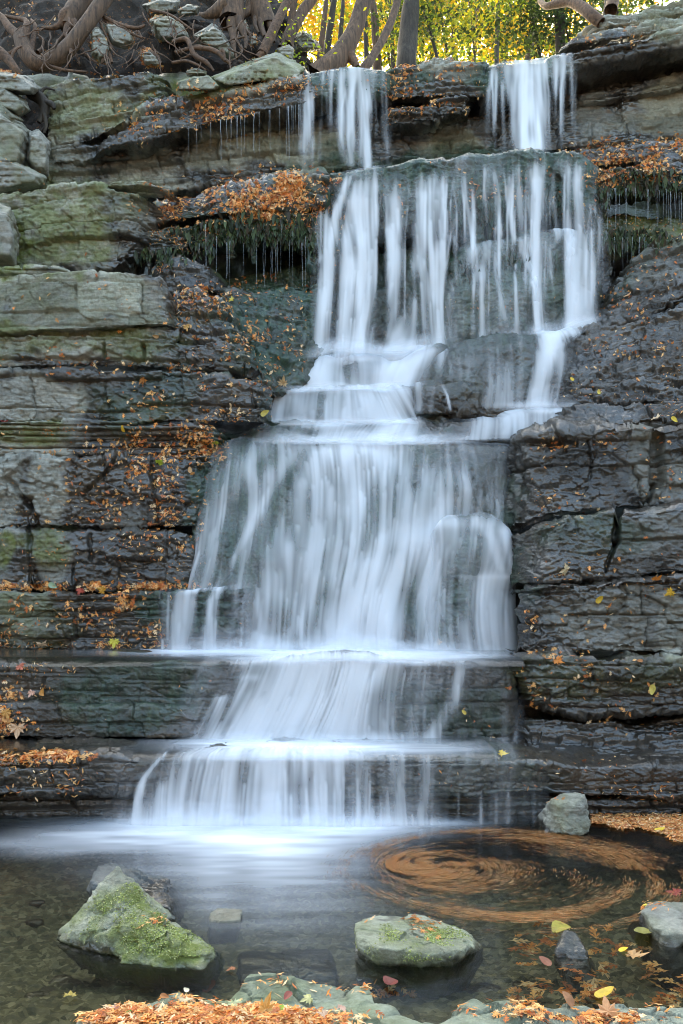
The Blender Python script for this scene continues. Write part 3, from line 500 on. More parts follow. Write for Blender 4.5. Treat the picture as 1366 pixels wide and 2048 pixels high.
# ================================================================== THE FALLS
def threads(n, x0, x1, ya, yb, seed, hw=(1.6, 3.6), it=(.25, .6), lean=8):
    r = random.Random(seed); o = []
    for _ in range(n):
        x = r.uniform(x0, x1); a = r.uniform(*ya); b = r.uniform(*yb); h = r.uniform(*hw); i = r.uniform(*it); d = r.uniform(-lean, lean)
        o.append([(x, a, h*1.6, i*.7), (x+d, a+(b-a)*.35, h, i), (x+d*1.2, b, h*1.3, i*.6)])
    return o
veil('upper_fall', 'broad thin upper fall on the left, combing over the green crown in many strands',
     [(588,156,11.56),(640,140,11.5),(700,134,11.48),(785,142,11.52)], [(585,348,11.36),(680,350,11.3),(790,338,11.36)],
     [[(622,158,15,.55),(618,205,13,.85),(617,300,14,.55),(617,335,14,.3)],[(664,140,8,.6),(660,200,8,.75),(662,260,9,.4),(662,330,9,.25)],[(684,140,8,.55),(682,180,9,.75),(683,330,10,.4)],
      [(704,134,9,.6),(703,180,9,.75),(702,330,10,.5)],[(720,134,7,.5),(721,180,7,.6),(721,330,8,.4)],[(738,134,10,.7),(737,175,11,.9),(735,345,10,.8)],[(752,140,6,.5),(754,330,7,.5)],[(768,150,7,.3),(772,250,10,.4),(768,330,14,.22)],[(790,225,4,.0),(786,240,6,.5),(780,290,5,.4),(778,320,5,0)],
      [(645,150,5,.4),(640,320,5,.3)],[(600,180,4,.5),(600,300,4,.3)]]+threads(16, 596, 785, (142, 190), (230, 340), 9, (1.5, 3)),
     [(690,150,80,14,.35)], film=.06, seed=201, back=.8, lseed=55, off=.035, bulge=-.03, contrast=.8)
veil('upper_fall', 'strong white upper fall on the right with a dense central jet',
     [(962,138,11.5),(1010,120,11.44),(1080,112,11.42),(1158,102,11.42)], [(962,316,11.2),(1060,308,11.14),(1160,306,11.2)],
     [[(1050,118,30,.6),(1058,150,30,.9),(1062,190,30,1.25),(1062,300,30,1.3)],[(1085,120,20,.6),(1082,160,14,.8),(1085,300,10,.6)],[(1012,130,10,.4),(1020,180,9,.6),(1025,230,7,.5),(1030,300,6,.3)],
      [(984,140,8,.4),(976,180,7,.7),(974,300,9,.35)],[(993,150,4,.5),(990,240,4,.6),(990,300,5,.3)],[(1005,170,4,.5),(1008,300,5,.4)],[(1108,118,10,.5),(1108,170,8,.6),(1106,300,10,.3)],[(1126,112,7,.5),(1124,200,6,.5),(1118,300,8,.2)],[(1142,106,6,.4),(1144,170,5,.45),(1142,240,5,.15)]]+threads(14, 968, 1155, (125, 170), (220, 305), 10, (1.5, 3)),
     [(1060,140,70,16,.4)], film=.07, seed=202, back=.8, lseed=58, off=.035, contrast=.8, bulge=-.03)
ET = [(618,352,10.42),(700,335,10.4),(800,324,10.36),(900,314,10.34),(1000,303,10.32),(1080,297,10.3),(1150,302,10.32),(1215,334,10.38)]
veil('middle_veil', 'wide middle veil of many white strands falling from the green rock brow',
     ET, [(612,735,10.08),(760,735,10.04),(900,725,10.04),(1060,680,10.04),(1230,652,10.08)],
     [[(708,342,9,.6),(690,372,9,.8),(668,440,12,.85),(652,560,18,.95),(640,720,22,.95)],
      [(700,400,8,.4),(694,450,8,.7),(690,600,12,.7),(690,715,22,.6)],
      [(728,360,10,.4),(718,400,24,.85),(714,470,28,1.1),(708,600,28,1.15),(706,725,38,1.1)],[(752,370,7,.5),(748,430,8,.8),(744,580,12,.7),(742,715,22,.6)],
      [(800,350,10,.2),(794,400,16,.7),(789,480,19,.95),(788,600,20,.75),(792,715,30,.7)],
      [(846,350,20,.35),(842,385,20,.9),(838,480,14,.95),(836,600,18,.75),(836,715,30,.6)],[(870,360,20,.35),(870,385,17,.9),(866,480,18,.95),(866,600,18,.75),(868,715,24,.5)],[(884,370,6,.7),(888,460,6,.7),(880,700,8,.5)],
      [(906,440,3,0),(902,470,3,.5),(888,560,4,.4),(884,640,5,.2)],[(910,440,8,.35),(910,480,5,.6),(912,560,4,.6)],
      [(930,355,5,.4),(934,400,5,.45),(946,490,5,.55)],[(955,420,4,.2),(948,470,4,.5),(946,495,4,.5)],[(975,340,9,.4),(972,400,8,.55),(974,470,4,.6)],[(990,350,5,.35),(1002,470,4,.55)],
      [(1018,350,6,.35),(1016,400,6,.6),(1030,480,5,.6)],[(1036,340,8,.4),(1046,480,10,.5),(1048,650,9,.3)],
      [(1068,335,12,.6),(1070,360,13,.95),(1072,480,12,.9),(1072,670,12,.85)],[(1086,340,10,.5),(1090,480,8,.6),(1090,660,12,.4)],[(1104,350,7,.5),(1112,440,7,.6),(1108,660,10,.35)],
      [(1128,320,14,.5),(1134,345,14,.8),(1138,480,13,.85),(1144,660,22,.85)],[(1156,335,12,.6),(1156,360,14,.85),(1160,480,14,.75),(1166,655,22,.6)],[(1182,350,8,.35),(1180,440,9,.4),(1182,650,14,.35)],[(1204,360,4,.4),(1204,440,7,.4),(1200,520,8,.1)],
      [(628,440,4,0),(634,470,4,.5),(640,520,5,.6)],[(640,515,4,.4),(624,550,5,.5),(618,600,6,.4)]]+threads(46, 640, 1205, (335, 420), (470, 700), 5)+threads(22, 885, 1060, (335, 400), (460, 560), 6, it=(.35, .7))+threads(14, 690, 890, (345, 380), (600, 710), 8, (4, 8), (.2, .4)),
     [(700,365,60,18,.25),(850,355,60,20,.25),(1100,330,90,22,.3),(720,715,110,26,.75),(860,705,40,26,.5),(1140,655,60,20,.6)], film=.22, seed=203, tips=0.35, back=1.2, rise=.1, lseed=81, off=.03, contrast=.75, rnd=7)
veil('middle_veil', 'thin trickling water draped over the dark mossy mound inside the middle veil',
     [(875,565,10.42),(930,502,10.32),(980,478,10.27),(1060,472,10.25),(1130,454,10.25),(1200,463,10.33)], [(875,695,10.26),(1000,686,10.18),(1100,666,10.16),(1205,652,10.26)],
     [[(940,500,22,.5),(915,540,12,.5),(900,600,6,.4),(900,680,8,.3)],[(948,496,10,.6),(935,540,5,.4),(930,640,5,.4)],[(974,480,12,.6),(968,520,8,.6),(964,600,6,.5),(966,680,8,.4)],[(1000,480,16,.6),(990,540,5,.5),(1010,640,6,.4)],
      [(1050,478,20,.8),(1060,520,16,.8),(1068,600,10,.7),(1076,670,16,.7)],[(1040,490,5,.5),(1030,540,4,.5),(1034,650,5,.4)],[(1120,456,26,.8),(1100,500,6,.6),(1106,580,6,.5),(1108,660,10,.4)],[(1140,456,20,.8),(1142,520,16,.9),(1144,655,22,.9)],[(1182,460,10,.5),(1182,520,9,.5),(1184,650,10,.4)]]+threads(26, 890, 1200, (480, 560), (600, 680), 11, (1.6, 4)),
     [(1060,668,120,16,.4)], film=.15, seed=204, tips=0.4, back=.4, lseed=83, lump=.12, off=.03, contrast=.7, bulge=.05, ends=.08)
veil('basin_cascade', 'bright white water welling over the rounded basin below the middle veil',
     [(575,742,10.2),(640,708,10.1),(700,701,10.05),(780,711,10.05),(895,688,10.15)], [(545,795,9.84),(700,786,9.78),(885,788,9.84)],
     [[(640,700,50,.9),(620,780,50,.9)],[(720,700,60,.6),(700,740,70,.6),(690,785,70,.85)],[(830,698,60,1.1),(800,740,50,1.15),(780,785,60,1.0)],[(600,725,20,.6),(580,785,20,.6)]],
     [(700,783,150,7,.6),(680,712,80,10,.6),(790,740,60,20,.5)], film=.2, seed=205, tips=0.15, soft=.6, back=.4, lseed=84, lump=.09, bulge=.08, contrast=1.0)
veil('step_cascade', 'pale water sheeting down the first step under the basin',
     [(535,784,9.78),(650,777,9.74),(790,773,9.74),(835,774,9.76)], [(515,852,9.58),(700,846,9.54),(860,852,9.58)],
     [[(590,775,60,.65),(570,845,70,.75)],[(700,775,70,.75),(690,845,80,.8)],[(790,775,50,.9),(785,845,70,.85)]],
     [(650,780,140,6,.5),(690,846,170,7,.7)], film=.15, seed=206, tips=0.25, soft=.7, back=.5, lseed=87, lump=.09, bulge=.04, contrast=1.0)
veil('step_cascade', 'low broad sheet of water over the second step, running out to the right',
     [(470,862,9.44),(540,847,9.42),(700,842,9.38),(930,846,9.38),(1090,818,9.38),(1225,810,9.42)], [(450,902,9.12),(560,888,9.12),(850,894,9.12),(1080,880,9.12),(1225,858,9.12)],
     [[(560,845,60,.4),(520,890,60,.45)],[(700,840,80,.7),(690,890,100,.75)],[(800,840,50,.9),(790,890,70,.9)],[(960,838,30,.5),(955,875,40,.5)],[(1030,826,50,.75),(1020,872,60,.55)],[(1110,818,40,.6),(1100,870,50,.4)],[(1180,812,30,.3),(1180,855,30,.2)]],
     [(740,882,120,7,.85),(640,852,60,6,.6),(1060,820,120,6,.6),(960,878,130,6,.4)], film=.1, seed=207, tips=0.3, soft=.7, ends=.3, back=.4, lseed=88, lump=.08, bulge=.03, contrast=.9)
veil('side_stream', 'small right stream sliding over the long wet boulder',
     [(865,714,10.06),(930,678,9.98),(1040,668,9.92),(1110,668,9.92),(1190,645,9.98)], [(868,816,9.66),(1000,818,9.62),(1160,814,9.64)],
     [[(1108,660,34,1.0),(1100,700,24,1.0),(1086,760,28,.8),(1076,815,42,.8)],[(1150,655,24,.5),(1128,690,10,.4),(1120,810,14,.35)],[(1040,680,40,.12),(1035,740,40,.25),(1030,815,40,.35)],[(940,690,50,.15),(940,740,50,.22),(940,815,50,.2)],[(1000,680,30,.12),(990,815,30,.3)],[(876,700,26,.9),(864,745,14,.7),(862,780,10,.3)]],
     [(1080,812,80,7,.6),(1120,664,50,8,.5)], film=.22, seed=208, tips=0.5, back=.45, lseed=85, lump=.04, bulge=.1, contrast=.9)
veil('side_stream', 'thin lick of water over the left end of the small black block',
     [(826,772,9.58),(880,766,9.54),(910,764,9.53)], [(828,828,9.52),(905,826,9.5)],
     [[(838,766,10,.7),(836,824,10,.6)],[(884,768,5,.3),(894,790,4,.8),(902,822,5,.8)],[(862,770,10,.3),(860,824,10,.3)]], [], film=.1, seed=209, back=.25, lseed=86, off=.045, ends=.02)
MC = [[(545,880,50,.5),(485,930,46,.62),(425,1050,40,.66),(390,1180,34,.8)],[(600,880,30,.5),(545,950,30,.55),(490,1080,22,.5),(462,1180,20,.6)],[(585,905,20,.35),(535,990,12,.4),(470,1110,10,.55),(430,1185,12,.7)],
      [(650,900,34,.75),(600,980,36,.7),(560,1100,36,.75),(540,1300,40,.7)],[(690,885,44,.9),(655,970,40,.8),(630,1120,44,.72),(610,1300,60,.78)],[(740,895,44,1.0),(720,980,34,.9),(705,1100,34,.7),(690,1300,50,.8)],
      [(790,900,40,.8),(775,1000,36,.72),(760,1100,34,.9),(730,1220,44,1.15),(715,1305,60,1.2)],[(835,900,36,.45),(830,990,34,.6),(815,1100,26,.9),(780,1180,30,1.0),(760,1300,44,1.0)],[(880,940,34,.4),(880,1000,34,.7),(858,1080,24,.75),(850,1300,34,.5)],
      [(930,930,26,.3),(935,980,26,.65),(930,1050,40,.4),(960,1300,40,.2)],[(980,940,22,.25),(985,1000,20,.6),(1000,1060,16,.4)],[(512,1170,5,.3),(520,1240,7,.5),(516,1300,9,.5)],[(1035,890,5,.15),(1035,960,5,.5),(1034,1040,6,.4)]]
veil('main_cascade', 'great fan shaped main cascade in the middle of the falls, green at its left flank',
     [(408, 912, 9.0)]+[(x, y-1, Y-.02) for x, y, Y in CT[1:]], [(x, y, Y-.04) for x, y, Y in CB], MC,
     [(760,890,110,8,.6),(650,1296,180,14,.65),(860,1306,170,9,.5),(740,930,70,40,.3)], film=.30, seed=210, tips=0.32, soft=.9, back=.45, lseed=89, lump=.07, bulge=.16, endl=.12, endr=.2, contrast=.7, off=.03, ends=.05, cap=.92)
veil('main_cascade', 'water parting in a rounded hood over the knob at the right of the main cascade',
     [(838,1082,8.62),(900,1042,8.48),(965,1037,8.46),(1012,1060,8.48),(1046,1110,8.58)], [(838,1312,8.34),(940,1314,8.26),(1046,1312,8.32)],
     [[(850,1080,18,.55),(846,1200,22,.65),(845,1300,28,.65)],[(890,1040,24,.5),(874,1120,18,.45),(868,1300,22,.5)],[(930,1036,28,.55),(915,1090,18,.4),(905,1200,18,.45),(900,1300,16,.5)],[(960,1036,22,.45),(985,1080,12,.55),(1000,1140,10,.6)],[(1010,1060,16,.7),(1022,1110,12,.75),(1026,1145,10,.6)],
      [(1000,1150,44,.6),(995,1180,44,.4),(1000,1300,44,.55)],[(960,1160,24,.6),(950,1300,20,.6)],[(1020,1200,10,.7),(1020,1300,10,.8)],[(985,1210,8,.5),(985,1300,8,.6)],[(930,1045,60,.4),(940,1120,95,.48),(940,1310,105,.5)]],
     [(985,1154,60,5,.5),(920,1048,60,9,.3),(950,1304,110,8,.7)], film=.5, seed=211, tips=0.3, soft=.8, back=.4, lseed=90, lump=.06, bulge=.05, contrast=.75, endl=.2, endr=.2, ends=.05)
veil('side_cascade', 'soft side cascade stepping over the low block left of the main cascade',
     [(305,1186,8.26),(350,1180,8.26),(420,1174,8.32),(512,1167,8.42)], [(300,1308,8.28),(515,1308,8.32)],
     [[(395,1172,30,.9),(370,1190,30,.75),(345,1300,40,.65)],[(440,1170,14,.8),(425,1200,12,.9),(415,1300,16,.85)],[(480,1168,14,.6),(470,1220,8,.4),(462,1300,10,.4)],[(500,1166,8,.6),(488,1200,5,.7),(482,1295,5,.7)],[(330,1190,14,.4),(325,1300,14,.5)]],
     [(400,1300,120,8,.5)], film=.12, seed=212, tips=0.6, back=.5, lseed=31, lump=.04, contrast=.75, off=.03)
veil('lower_cascade', 'wide misty lower cascade spreading from the second shelf to the left',
     [(400,1322,7.29),(520,1322,7.25),(720,1319,7.25),(940,1323,7.25),(1050,1336,7.33)], [(315,1486,7.2),(500,1486,7.18),(760,1492,7.2),(1055,1506,7.28)],
     [[(600,1316,60,.8),(560,1390,70,.75),(520,1490,80,.85)],[(690,1312,70,1.2),(650,1390,70,1.0),(600,1490,90,.95)],[(760,1316,40,1.1),(720,1390,44,.9),(690,1490,60,.9)],[(500,1325,22,.5),(480,1400,12,.3),(465,1490,16,.4)],[(455,1385,6,0),(445,1395,12,.85),(430,1440,12,.7),(416,1490,14,.8)],[(920,1340,12,.6),(905,1400,16,.7),(860,1490,24,.75)],[(810,1330,40,.5),(780,1400,40,.45),(740,1490,40,.7)],
      [(870,1330,30,.3),(840,1400,20,.3),(810,1490,24,.6)],[(960,1340,20,.2),(955,1420,6,.2),(950,1500,8,.3)],[(984,1380,6,.2),(982,1500,8,.45)],[(1010,1390,6,.2),(1010,1500,10,.4)],[(1032,1380,6,.2),(1032,1500,8,.4)],[(490,1328,40,.3),(440,1400,40,.38),(385,1490,54,.5)],[(900,1332,36,.3),(888,1400,36,.25),(880,1492,50,.4)],[(640,1318,90,.5),(560,1400,100,.5),(520,1490,120,.5)]],
     [(700,1322,210,9,.7),(480,1484,140,9,.5),(640,1482,200,14,.6),(500,1355,20,8,.5)], film=.22, seed=213, tips=0.45, soft=.65, back=1.3, under=.02, lseed=21, lump=.05, contrast=.72, off=.035, cap=.92, endr=.2)
veil('bottom_cascade', 'lowest curtain of white water dropping into the pool',
     [(225,1516,6.42),(400,1515,6.4),(640,1513,6.38),(800,1515,6.38),(1000,1519,6.4),(1105,1525,6.42)], [(215,1652,6.42),(500,1652,6.36),(800,1652,6.36),(1100,1650,6.42)],
     [[(430,1500,60,.7),(400,1570,56,.7),(385,1650,64,.85)],[(520,1500,60,.9),(480,1570,50,.75),(465,1650,60,.9)],[(610,1500,60,1.0),(570,1570,60,.8),(560,1650,70,.9)],[(680,1500,40,.8),(660,1570,44,.75),(640,1650,60,.85)],[(740,1510,34,.5),(724,1580,34,.5),(715,1650,40,.75)],[(800,1510,34,.45),(790,1600,36,.45),(785,1650,40,.65)],[(850,1515,24,.4),(840,1650,30,.45)],
      [(330,1508,6,.45),(306,1532,6,.55),(288,1556,8,.7),(283,1570,9,.8),(276,1600,10,.75),(270,1650,16,.7)],[(272,1550,4,0),(262,1560,4,.45),(248,1600,6,.5),(240,1650,10,.6)],[(325,1575,14,.5),(318,1650,20,.7)],[(915,1585,4,.5),(915,1650,6,.5)],[(962,1585,4,.6),(962,1650,6,.6)],[(992,1590,4,.4),(992,1650,5,.4)],[(1018,1588,4,.4),(1018,1650,6,.4)],[(1068,1570,6,.5),(1068,1650,8,.6)],[(1080,1585,4,.4),(1080,1650,5,.5)],[(360,1506,50,.4),(340,1570,46,.4),(318,1650,56,.5)],[(840,1515,40,.3),(836,1650,44,.4)],[(560,1505,160,.4),(520,1650,190,.45)]],
     [(560,1645,260,14,.8),(800,1648,90,10,.5),(600,1508,160,14,.5)], film=.16, seed=214, tips=0.4, soft=.8, back=.8, lseed=11, lump=.035, contrast=.72, off=.035, cap=.92)
# soft spray where the water lands
def spray(label, x0, x1, y, Y, rad, a, seed, ends=.25):
    n, m, V, Fc, al, o = int((x1-x0)/4), 16, [], [], [], 0
    for k, rr in enumerate(np.linspace(.3, 1, 5)):
        t = np.linspace(0, 1, n)[:, None]; g = np.linspace(-.15, 1, m)[None]*np.pi/2; px = x0+(x1-x0)*t
        yy = np.interp(px, [q[0] for q in y], [q[1] for q in y]); B = W(px, yy, Y)
        r = rad*rr*(1+.35*vn(px/45., k, 0, seed)); P = np.repeat(B, m, 1); P[..., 1] -= r*np.cos(g); P[..., 2] += 1.15*r*np.sin(g)
        e = np.minimum(sm(0, ends, t), sm(0, ends, 1-t))
        al.append((a*e*np.cos(g)**1.6*np.clip(.75+.5*vn(px/60., g*2, k, seed+1), 0, 1.3)*sm(-.15, .1, np.linspace(-.15, 1, m))[None]).reshape(-1)); V.append(P.reshape(-1, 3)); Fc.append(grid_faces(n, m)+o); o += n*m
    tag(raw_mesh('spray', np.concatenate(V), np.concatenate(Fc), SILK, dict(flow=np.concatenate(al))), label, 'spray', None, 'stuff')
spray('white spray boiling up where the lowest curtain meets the pool', 180, 900, [(180,1650),(900,1650)], 6.36, .20, .16, 1)
spray('white spray along the second shelf under the lower cascade', 340, 940, [(340,1488),(940,1502)], 7.12, .15, .2, 2)
spray('white spray at the foot of the main cascade', 300, 1040, [(300,1302),(1040,1312)], 8.24, .18, .2, 3)
spray('white spray in the rounded basin below the middle veil', 585, 900, [(585,735),(660,708),(800,712),(900,690)], 10.0, .16, .26, 4)
spray('white spray where the veil lands on the long wet boulder', 1040, 1215, [(1040,672),(1110,668),(1215,640)], 9.92, .12, .16, 5)
spray('white spray on the second step above the main cascade', 500, 960, [(500,888),(870,890),(960,886)], 9.0, .11, .30, 6)
spray('veil of spray where the second shelf spills over its rim', 540, 930, [(540,1324),(700,1320),(930,1326)], 7.2, .10, .26, 8)
spray('veil of spray where the lowest shelf spills over its rim', 360, 800, [(360,1516),(800,1518)], 6.34, .08, .22, 9)
spray('veil of spray over the rim of the first step', 545, 830, [(545,786),(830,778)], 9.66, .07, .26, 10)
spray('veil of spray over the rim of the second step', 520, 860, [(520,852),(860,848)], 9.26, .07, .24, 11)
spray('white spray under the small right stream', 1000, 1180, [(1000,822),(1180,812)], 9.36, .10, .14, 7)
trick_r = random.Random(3)
trickles('row of fine dripping strands under the leafy lower tier left of the middle veil', [trick_r.uniform(395, 645) for _ in range(24)], lambda x: 470+.02*abs(x-520)+20*math.sin(x*.21), lambda x: 560+15*math.sin(x*.7), 10.27)
trickles('row of fine dripping strands under the black overhang left of the upper fall', [trick_r.uniform(370, 606) for _ in range(26)], lambda x: 258-(x-370)*.2, lambda x: 300-(x-370)*.02+24*math.sin(x*1.7), 11.44, .003)
trickles('row of fine dripping strands under the right leafy shelf', [trick_r.uniform(1206, 1364) for _ in range(24)]+[1400, 1440], lambda x: 386+6*math.sin(x*.3), lambda x: 448+12*math.sin(x*.9), 10.27)
trickles('short dripping strands below the mossy mound in the right hollow', [trick_r.uniform(1200, 1290) for _ in range(12)], lambda x: 478, lambda x: 545+20*math.sin(x), 10.45)
# ================================================================== STANDING WATER
def still(name, z, x0, x1, y0, y1, foams, step=.025, streak=(200, 9), seed=1, drop=0.):
    x = np.arange(x0, x1, step); y = np.arange(y0, y1, step*.8)
    P = np.zeros((len(x), len(y), 3)); P[..., 0] = x[:, None]; P[..., 1] = y[None]; P[..., 2] = z
    P[..., 2] -= drop*np.clip(1-(P[..., 1]-y0)/.16, 0, 1)**1.6
    P[..., 2] += .003*vn(P[..., 0]*3, P[..., 1]*5, 0, seed)
    px, py = proj(P); D = np.zeros(px.shape, np.float32)
    for (cx, cy, rx, ry, it) in foams:
        D = 1-(1-D)*(1-it*np.exp(-(((px-cx)/rx)**2)**1.1-np.abs((py-cy)/ry)**1.7))
    n = .5+.5*(.6*vn(px/streak[0]+py/90, py/streak[1], 0, seed+1)+.4*vn(px/streak[0]*2.7+py/50, py/streak[1]*2, 0, seed+2)+.35*vn(px/60, py/40, 0, seed+3))
    D = np.clip(D*(.45+.75*n)*(.75+.5*D), 0, .96)
    return tag(raw_mesh(name, P, grid_faces(*P.shape[:2], True), POOL, dict(flow=D)), kind='structure')
still('pool_water', 0.0, -6, 6.5, 2.5, 6.95, [(500,1648,270,24,1.0),(700,1648,150,16,.85),(360,1668,150,18,.5),(500,1680,190,30,.5),(470,1708,160,44,.30),(560,1750,150,70,.24),(620,1700,120,44,.2),(160,1672,110,12,.32),(240,1690,120,14,.26),(900,1646,60,8,.4),(120,1706,90,12,.14),(50,1688,150,16,.22),(300,1740,150,40,.12),(560,1820,160,70,.10),(420,1790,60,50,.14)], streak=(190, 9), seed=301)
still('shelf_water', .468, -4.2, 1.15, 6.5, 7.7, [(540,1486,160,15,.75),(700,1494,200,14,.7),(420,1486,70,8,.4),(880,1500,90,10,.25)], seed=311, streak=(150, 5), drop=.07)
still('shelf_water', 1.094, -4.6, 1.5, 7.32, 9.0, [(690,1312,150,14,.95),(480,1302,200,9,.6),(340,1302,70,5,.3),(860,1312,130,12,.55),(620,1318,160,12,.6)], seed=321, streak=(150, 5), drop=.07)
# pool floor and the ground the camera stands over
def floor():
    x = np.arange(-6, 6.5, .022); y = np.arange(2, 7.2, .016); P = np.zeros((len(x), len(y), 3)); P[..., 0] = x[:, None]; P[..., 1] = y[None]
    X, Y = P[..., 0], P[..., 1]
    ft, fe, fi = facets(X*19, Y*23, 0*X, 400)
    P[..., 2] = -.36+.26*sm(4.9, 3.5, Y)+.05*vn(X*.9, Y*.9, 0, 401)+(.024*sm(0, .35, fe)*(.3+fi)+.012*ft)
    tag(raw_mesh('pool_bed', P, grid_faces(*P.shape[:2], True), BED), kind='structure')
floor()
def ground():
    t = np.linspace(-1, 1, 60); X, Y = np.meshgrid(np.sign(t)*np.abs(t)**2*220, np.sign(t)*np.abs(t)**2*220+20, indexing='ij')
    P = np.stack([X, Y, -1.2+0*X], -1); tag(raw_mesh('ground', P, grid_faces(60, 60, True), SOIL), kind='structure')
ground()
# ------------------------------------------------------------------ front shore: cracked flat rock
EDGE = np.array([(60,2075),(110,2046),(150,2030),(245,2004),(300,1993),(345,1974),(400,1980),(452,1984),(470,1966),(505,1947),(600,1956),(700,1962),(735,1962),(752,1990),(800,2012),(870,2028),(905,2014),(955,2000),(1018,2004),(1030,2016),(1090,2010),(1150,2008),(1250,2006),(1366,2003),(1600,1998)], float)
def shore():
    z0 = .05; x = np.arange(-2.2, 2.9, .0085); y = np.arange(2.2, 4.05, .0085); P = np.zeros((len(x), len(y), 3)); P[..., 0] = x[:, None]; P[..., 1] = y[None]; P[..., 2] = z0
    px, py = proj(P); X, Y = P[..., 0], P[..., 1]
    e = np.interp(px, EDGE[:, 0], EDGE[:, 1])+9*fbm(X*6, Y*6, 0, 3, 500); e = np.where(px < 60, 2075+(60-px)*3, e)
    ins = (py-e)/520*1.0                      # metres inside, roughly
    wx = X+.05*vn(X*7, Y*7, 0, 503); wy = Y+.05*vn(X*7, Y*7, 0, 504)
    ft, fe, fi = facets(wx*8, wy*9.5, 0*X, 501)
    h = -.16+(.2+.016*(fi-.5))*sm(-.012, .014, ins)+.006*ft-.03*np.exp(-(fe/.05)**2)*sm(-.25, .3, vn(X*4, Y*4, 0, 505)+.25)
    h += .006*fbm(X*14, Y*14, 0, 4, 506)+.03*sm(.1, .9, ins)+.03*sm(740, 900, px)*sm(0, .04, ins)+.025*np.exp(-((px-560)/70)**2-((py-1965)/22)**2)*sm(0, .02, ins)
    P[..., 2] = h; N = normals(P); at = rock_attrs(P); at['wet'] = np.clip(1-sm(-.01, .03, h+.02*vn(X*8, Y*8, 0, 507)), 0.0, 1); at['moss'] = .12+.4*vn(X*2, Y*2, 0, 508); at['algae'] *= 0
    tag(raw_mesh('shore', P, grid_faces(*P.shape[:2], True), SHORE, at), kind='structure')
    ok = ins > .0; qx, qy = proj(P)
    POOLV.append(np.concatenate([P[ok], N[ok]*np.sign(N[ok][:, 2:3]), qx[ok][:, None], qy[ok][:, None]], 1).astype(np.float32))
def tinted(base, name, mul):
    m = base.copy(); m.name = name; nt = m.node_tree; p = [q for q in nt.nodes if q.type == 'BSDF_PRINCIPLED'][0]
    src = p.inputs['Base Color'].links[0].from_socket; q = nt.nodes.new('ShaderNodeMix'); q.data_type = 'RGBA'; q.blend_type = 'MULTIPLY'; q.inputs[0].default_value = 1
    nt.links.new(src, q.inputs[6]); q.inputs[7].default_value = (*mul, 1); nt.links.new(q.outputs[2], p.inputs['Base Color']); return m
SHORE = tinted(ROCK, 'shore_rock', (.92, 1.02, .94)); PALE = tinted(ROCK, 'pale_stone', (1.2, 1.24, 1.14)); shore()
# ------------------------------------------------------------------ many small flat pieces in one mesh
def pieces(name, tm, tf, pos, nrm, scale, cols, mt, ang=None, tang=None, tilt=0., curl=0., parent=None, r=RNG, keep=False):
    n = len(pos); pos = np.asarray(pos, float); nrm = np.asarray(nrm, float)
    nrm = nrm+tilt*r.normal(size=(n, 3)); nrm /= np.linalg.norm(nrm, axis=1, keepdims=True)+1e-9
    t = r.normal(size=(n, 3)) if tang is None else np.asarray(tang, float)
    t = t-nrm*(t*nrm).sum(1, keepdims=True); t /= np.linalg.norm(t, axis=1, keepdims=True)+1e-9; b = np.cross(nrm, t)
    sc = np.broadcast_to(np.asarray(scale, float), (n,)); tm = np.asarray(tm, float)
    cz = tm[None, :, 2]+(curl*r.normal(size=(n, 1)))*(tm[None, :, 0]**2+tm[None, :, 1]**2)
    V = pos[:, None]+sc[:, None, None]*(tm[None, :, 0, None]*t[:, None]+tm[None, :, 1, None]*b[:, None]+cz[..., None]*nrm[:, None])
    k = len(tm); Fc = (np.arange(n)[:, None, None]*k+np.asarray(tf)[None]).reshape(-1, len(tf[0]))
    col = np.repeat(np.asarray(cols, np.float32), k, 0)
    return raw_mesh(name, V.reshape(-1, 3), Fc, mt, cols=col, smooth=False, parent=parent, keep=keep)
DIA = ([(-.5,0,0),(0,-.27,.04),(.5,0,0),(0,.27,.04)], [(0,1,2,3)])
def spray_t():
    V = []; Fc = []
    for (x0, y0, x1, y1, wd) in [(-.5,0,.5,.02,.09),(-.35,0,-.05,.26,.07),(-.3,0,.02,-.26,.07),(-.1,0,.22,.22,.07),(-.05,0,.28,-.2,.07),(.15,0,.42,.13,.06)]:
        dx, dy = x1-x0, y1-y0; l = math.hypot(dx, dy); nx, ny = -dy/l*wd, dx/l*wd; i = len(V)
        V += [(x0,y0,0),(x0+dx*.6-nx,y0+dy*.6-ny,.03),(x1,y1,.0),(x0+dx*.6+nx,y0+dy*.6+ny,.03)]; Fc.append((i,i+1,i+2,i+3))
    return V, Fc
SPRAY = spray_t(); SLIV = ([(-.5,0,0),(-.1,-.13,.03),(.5,0,0),(.1,.13,.03)], [(0,1,2,3)])
PAL = np.array([(.78,.29,.06),(.86,.38,.11),(.82,.48,.19),(.60,.18,.045),(.90,.52,.20),(.70,.34,.11),(.92,.66,.38),(.48,.16,.055)])
def pal(n, r=RNG, P=PAL): return P[r.integers(0, len(P), n)]*r.uniform(.7, 1.2, (n, 1))
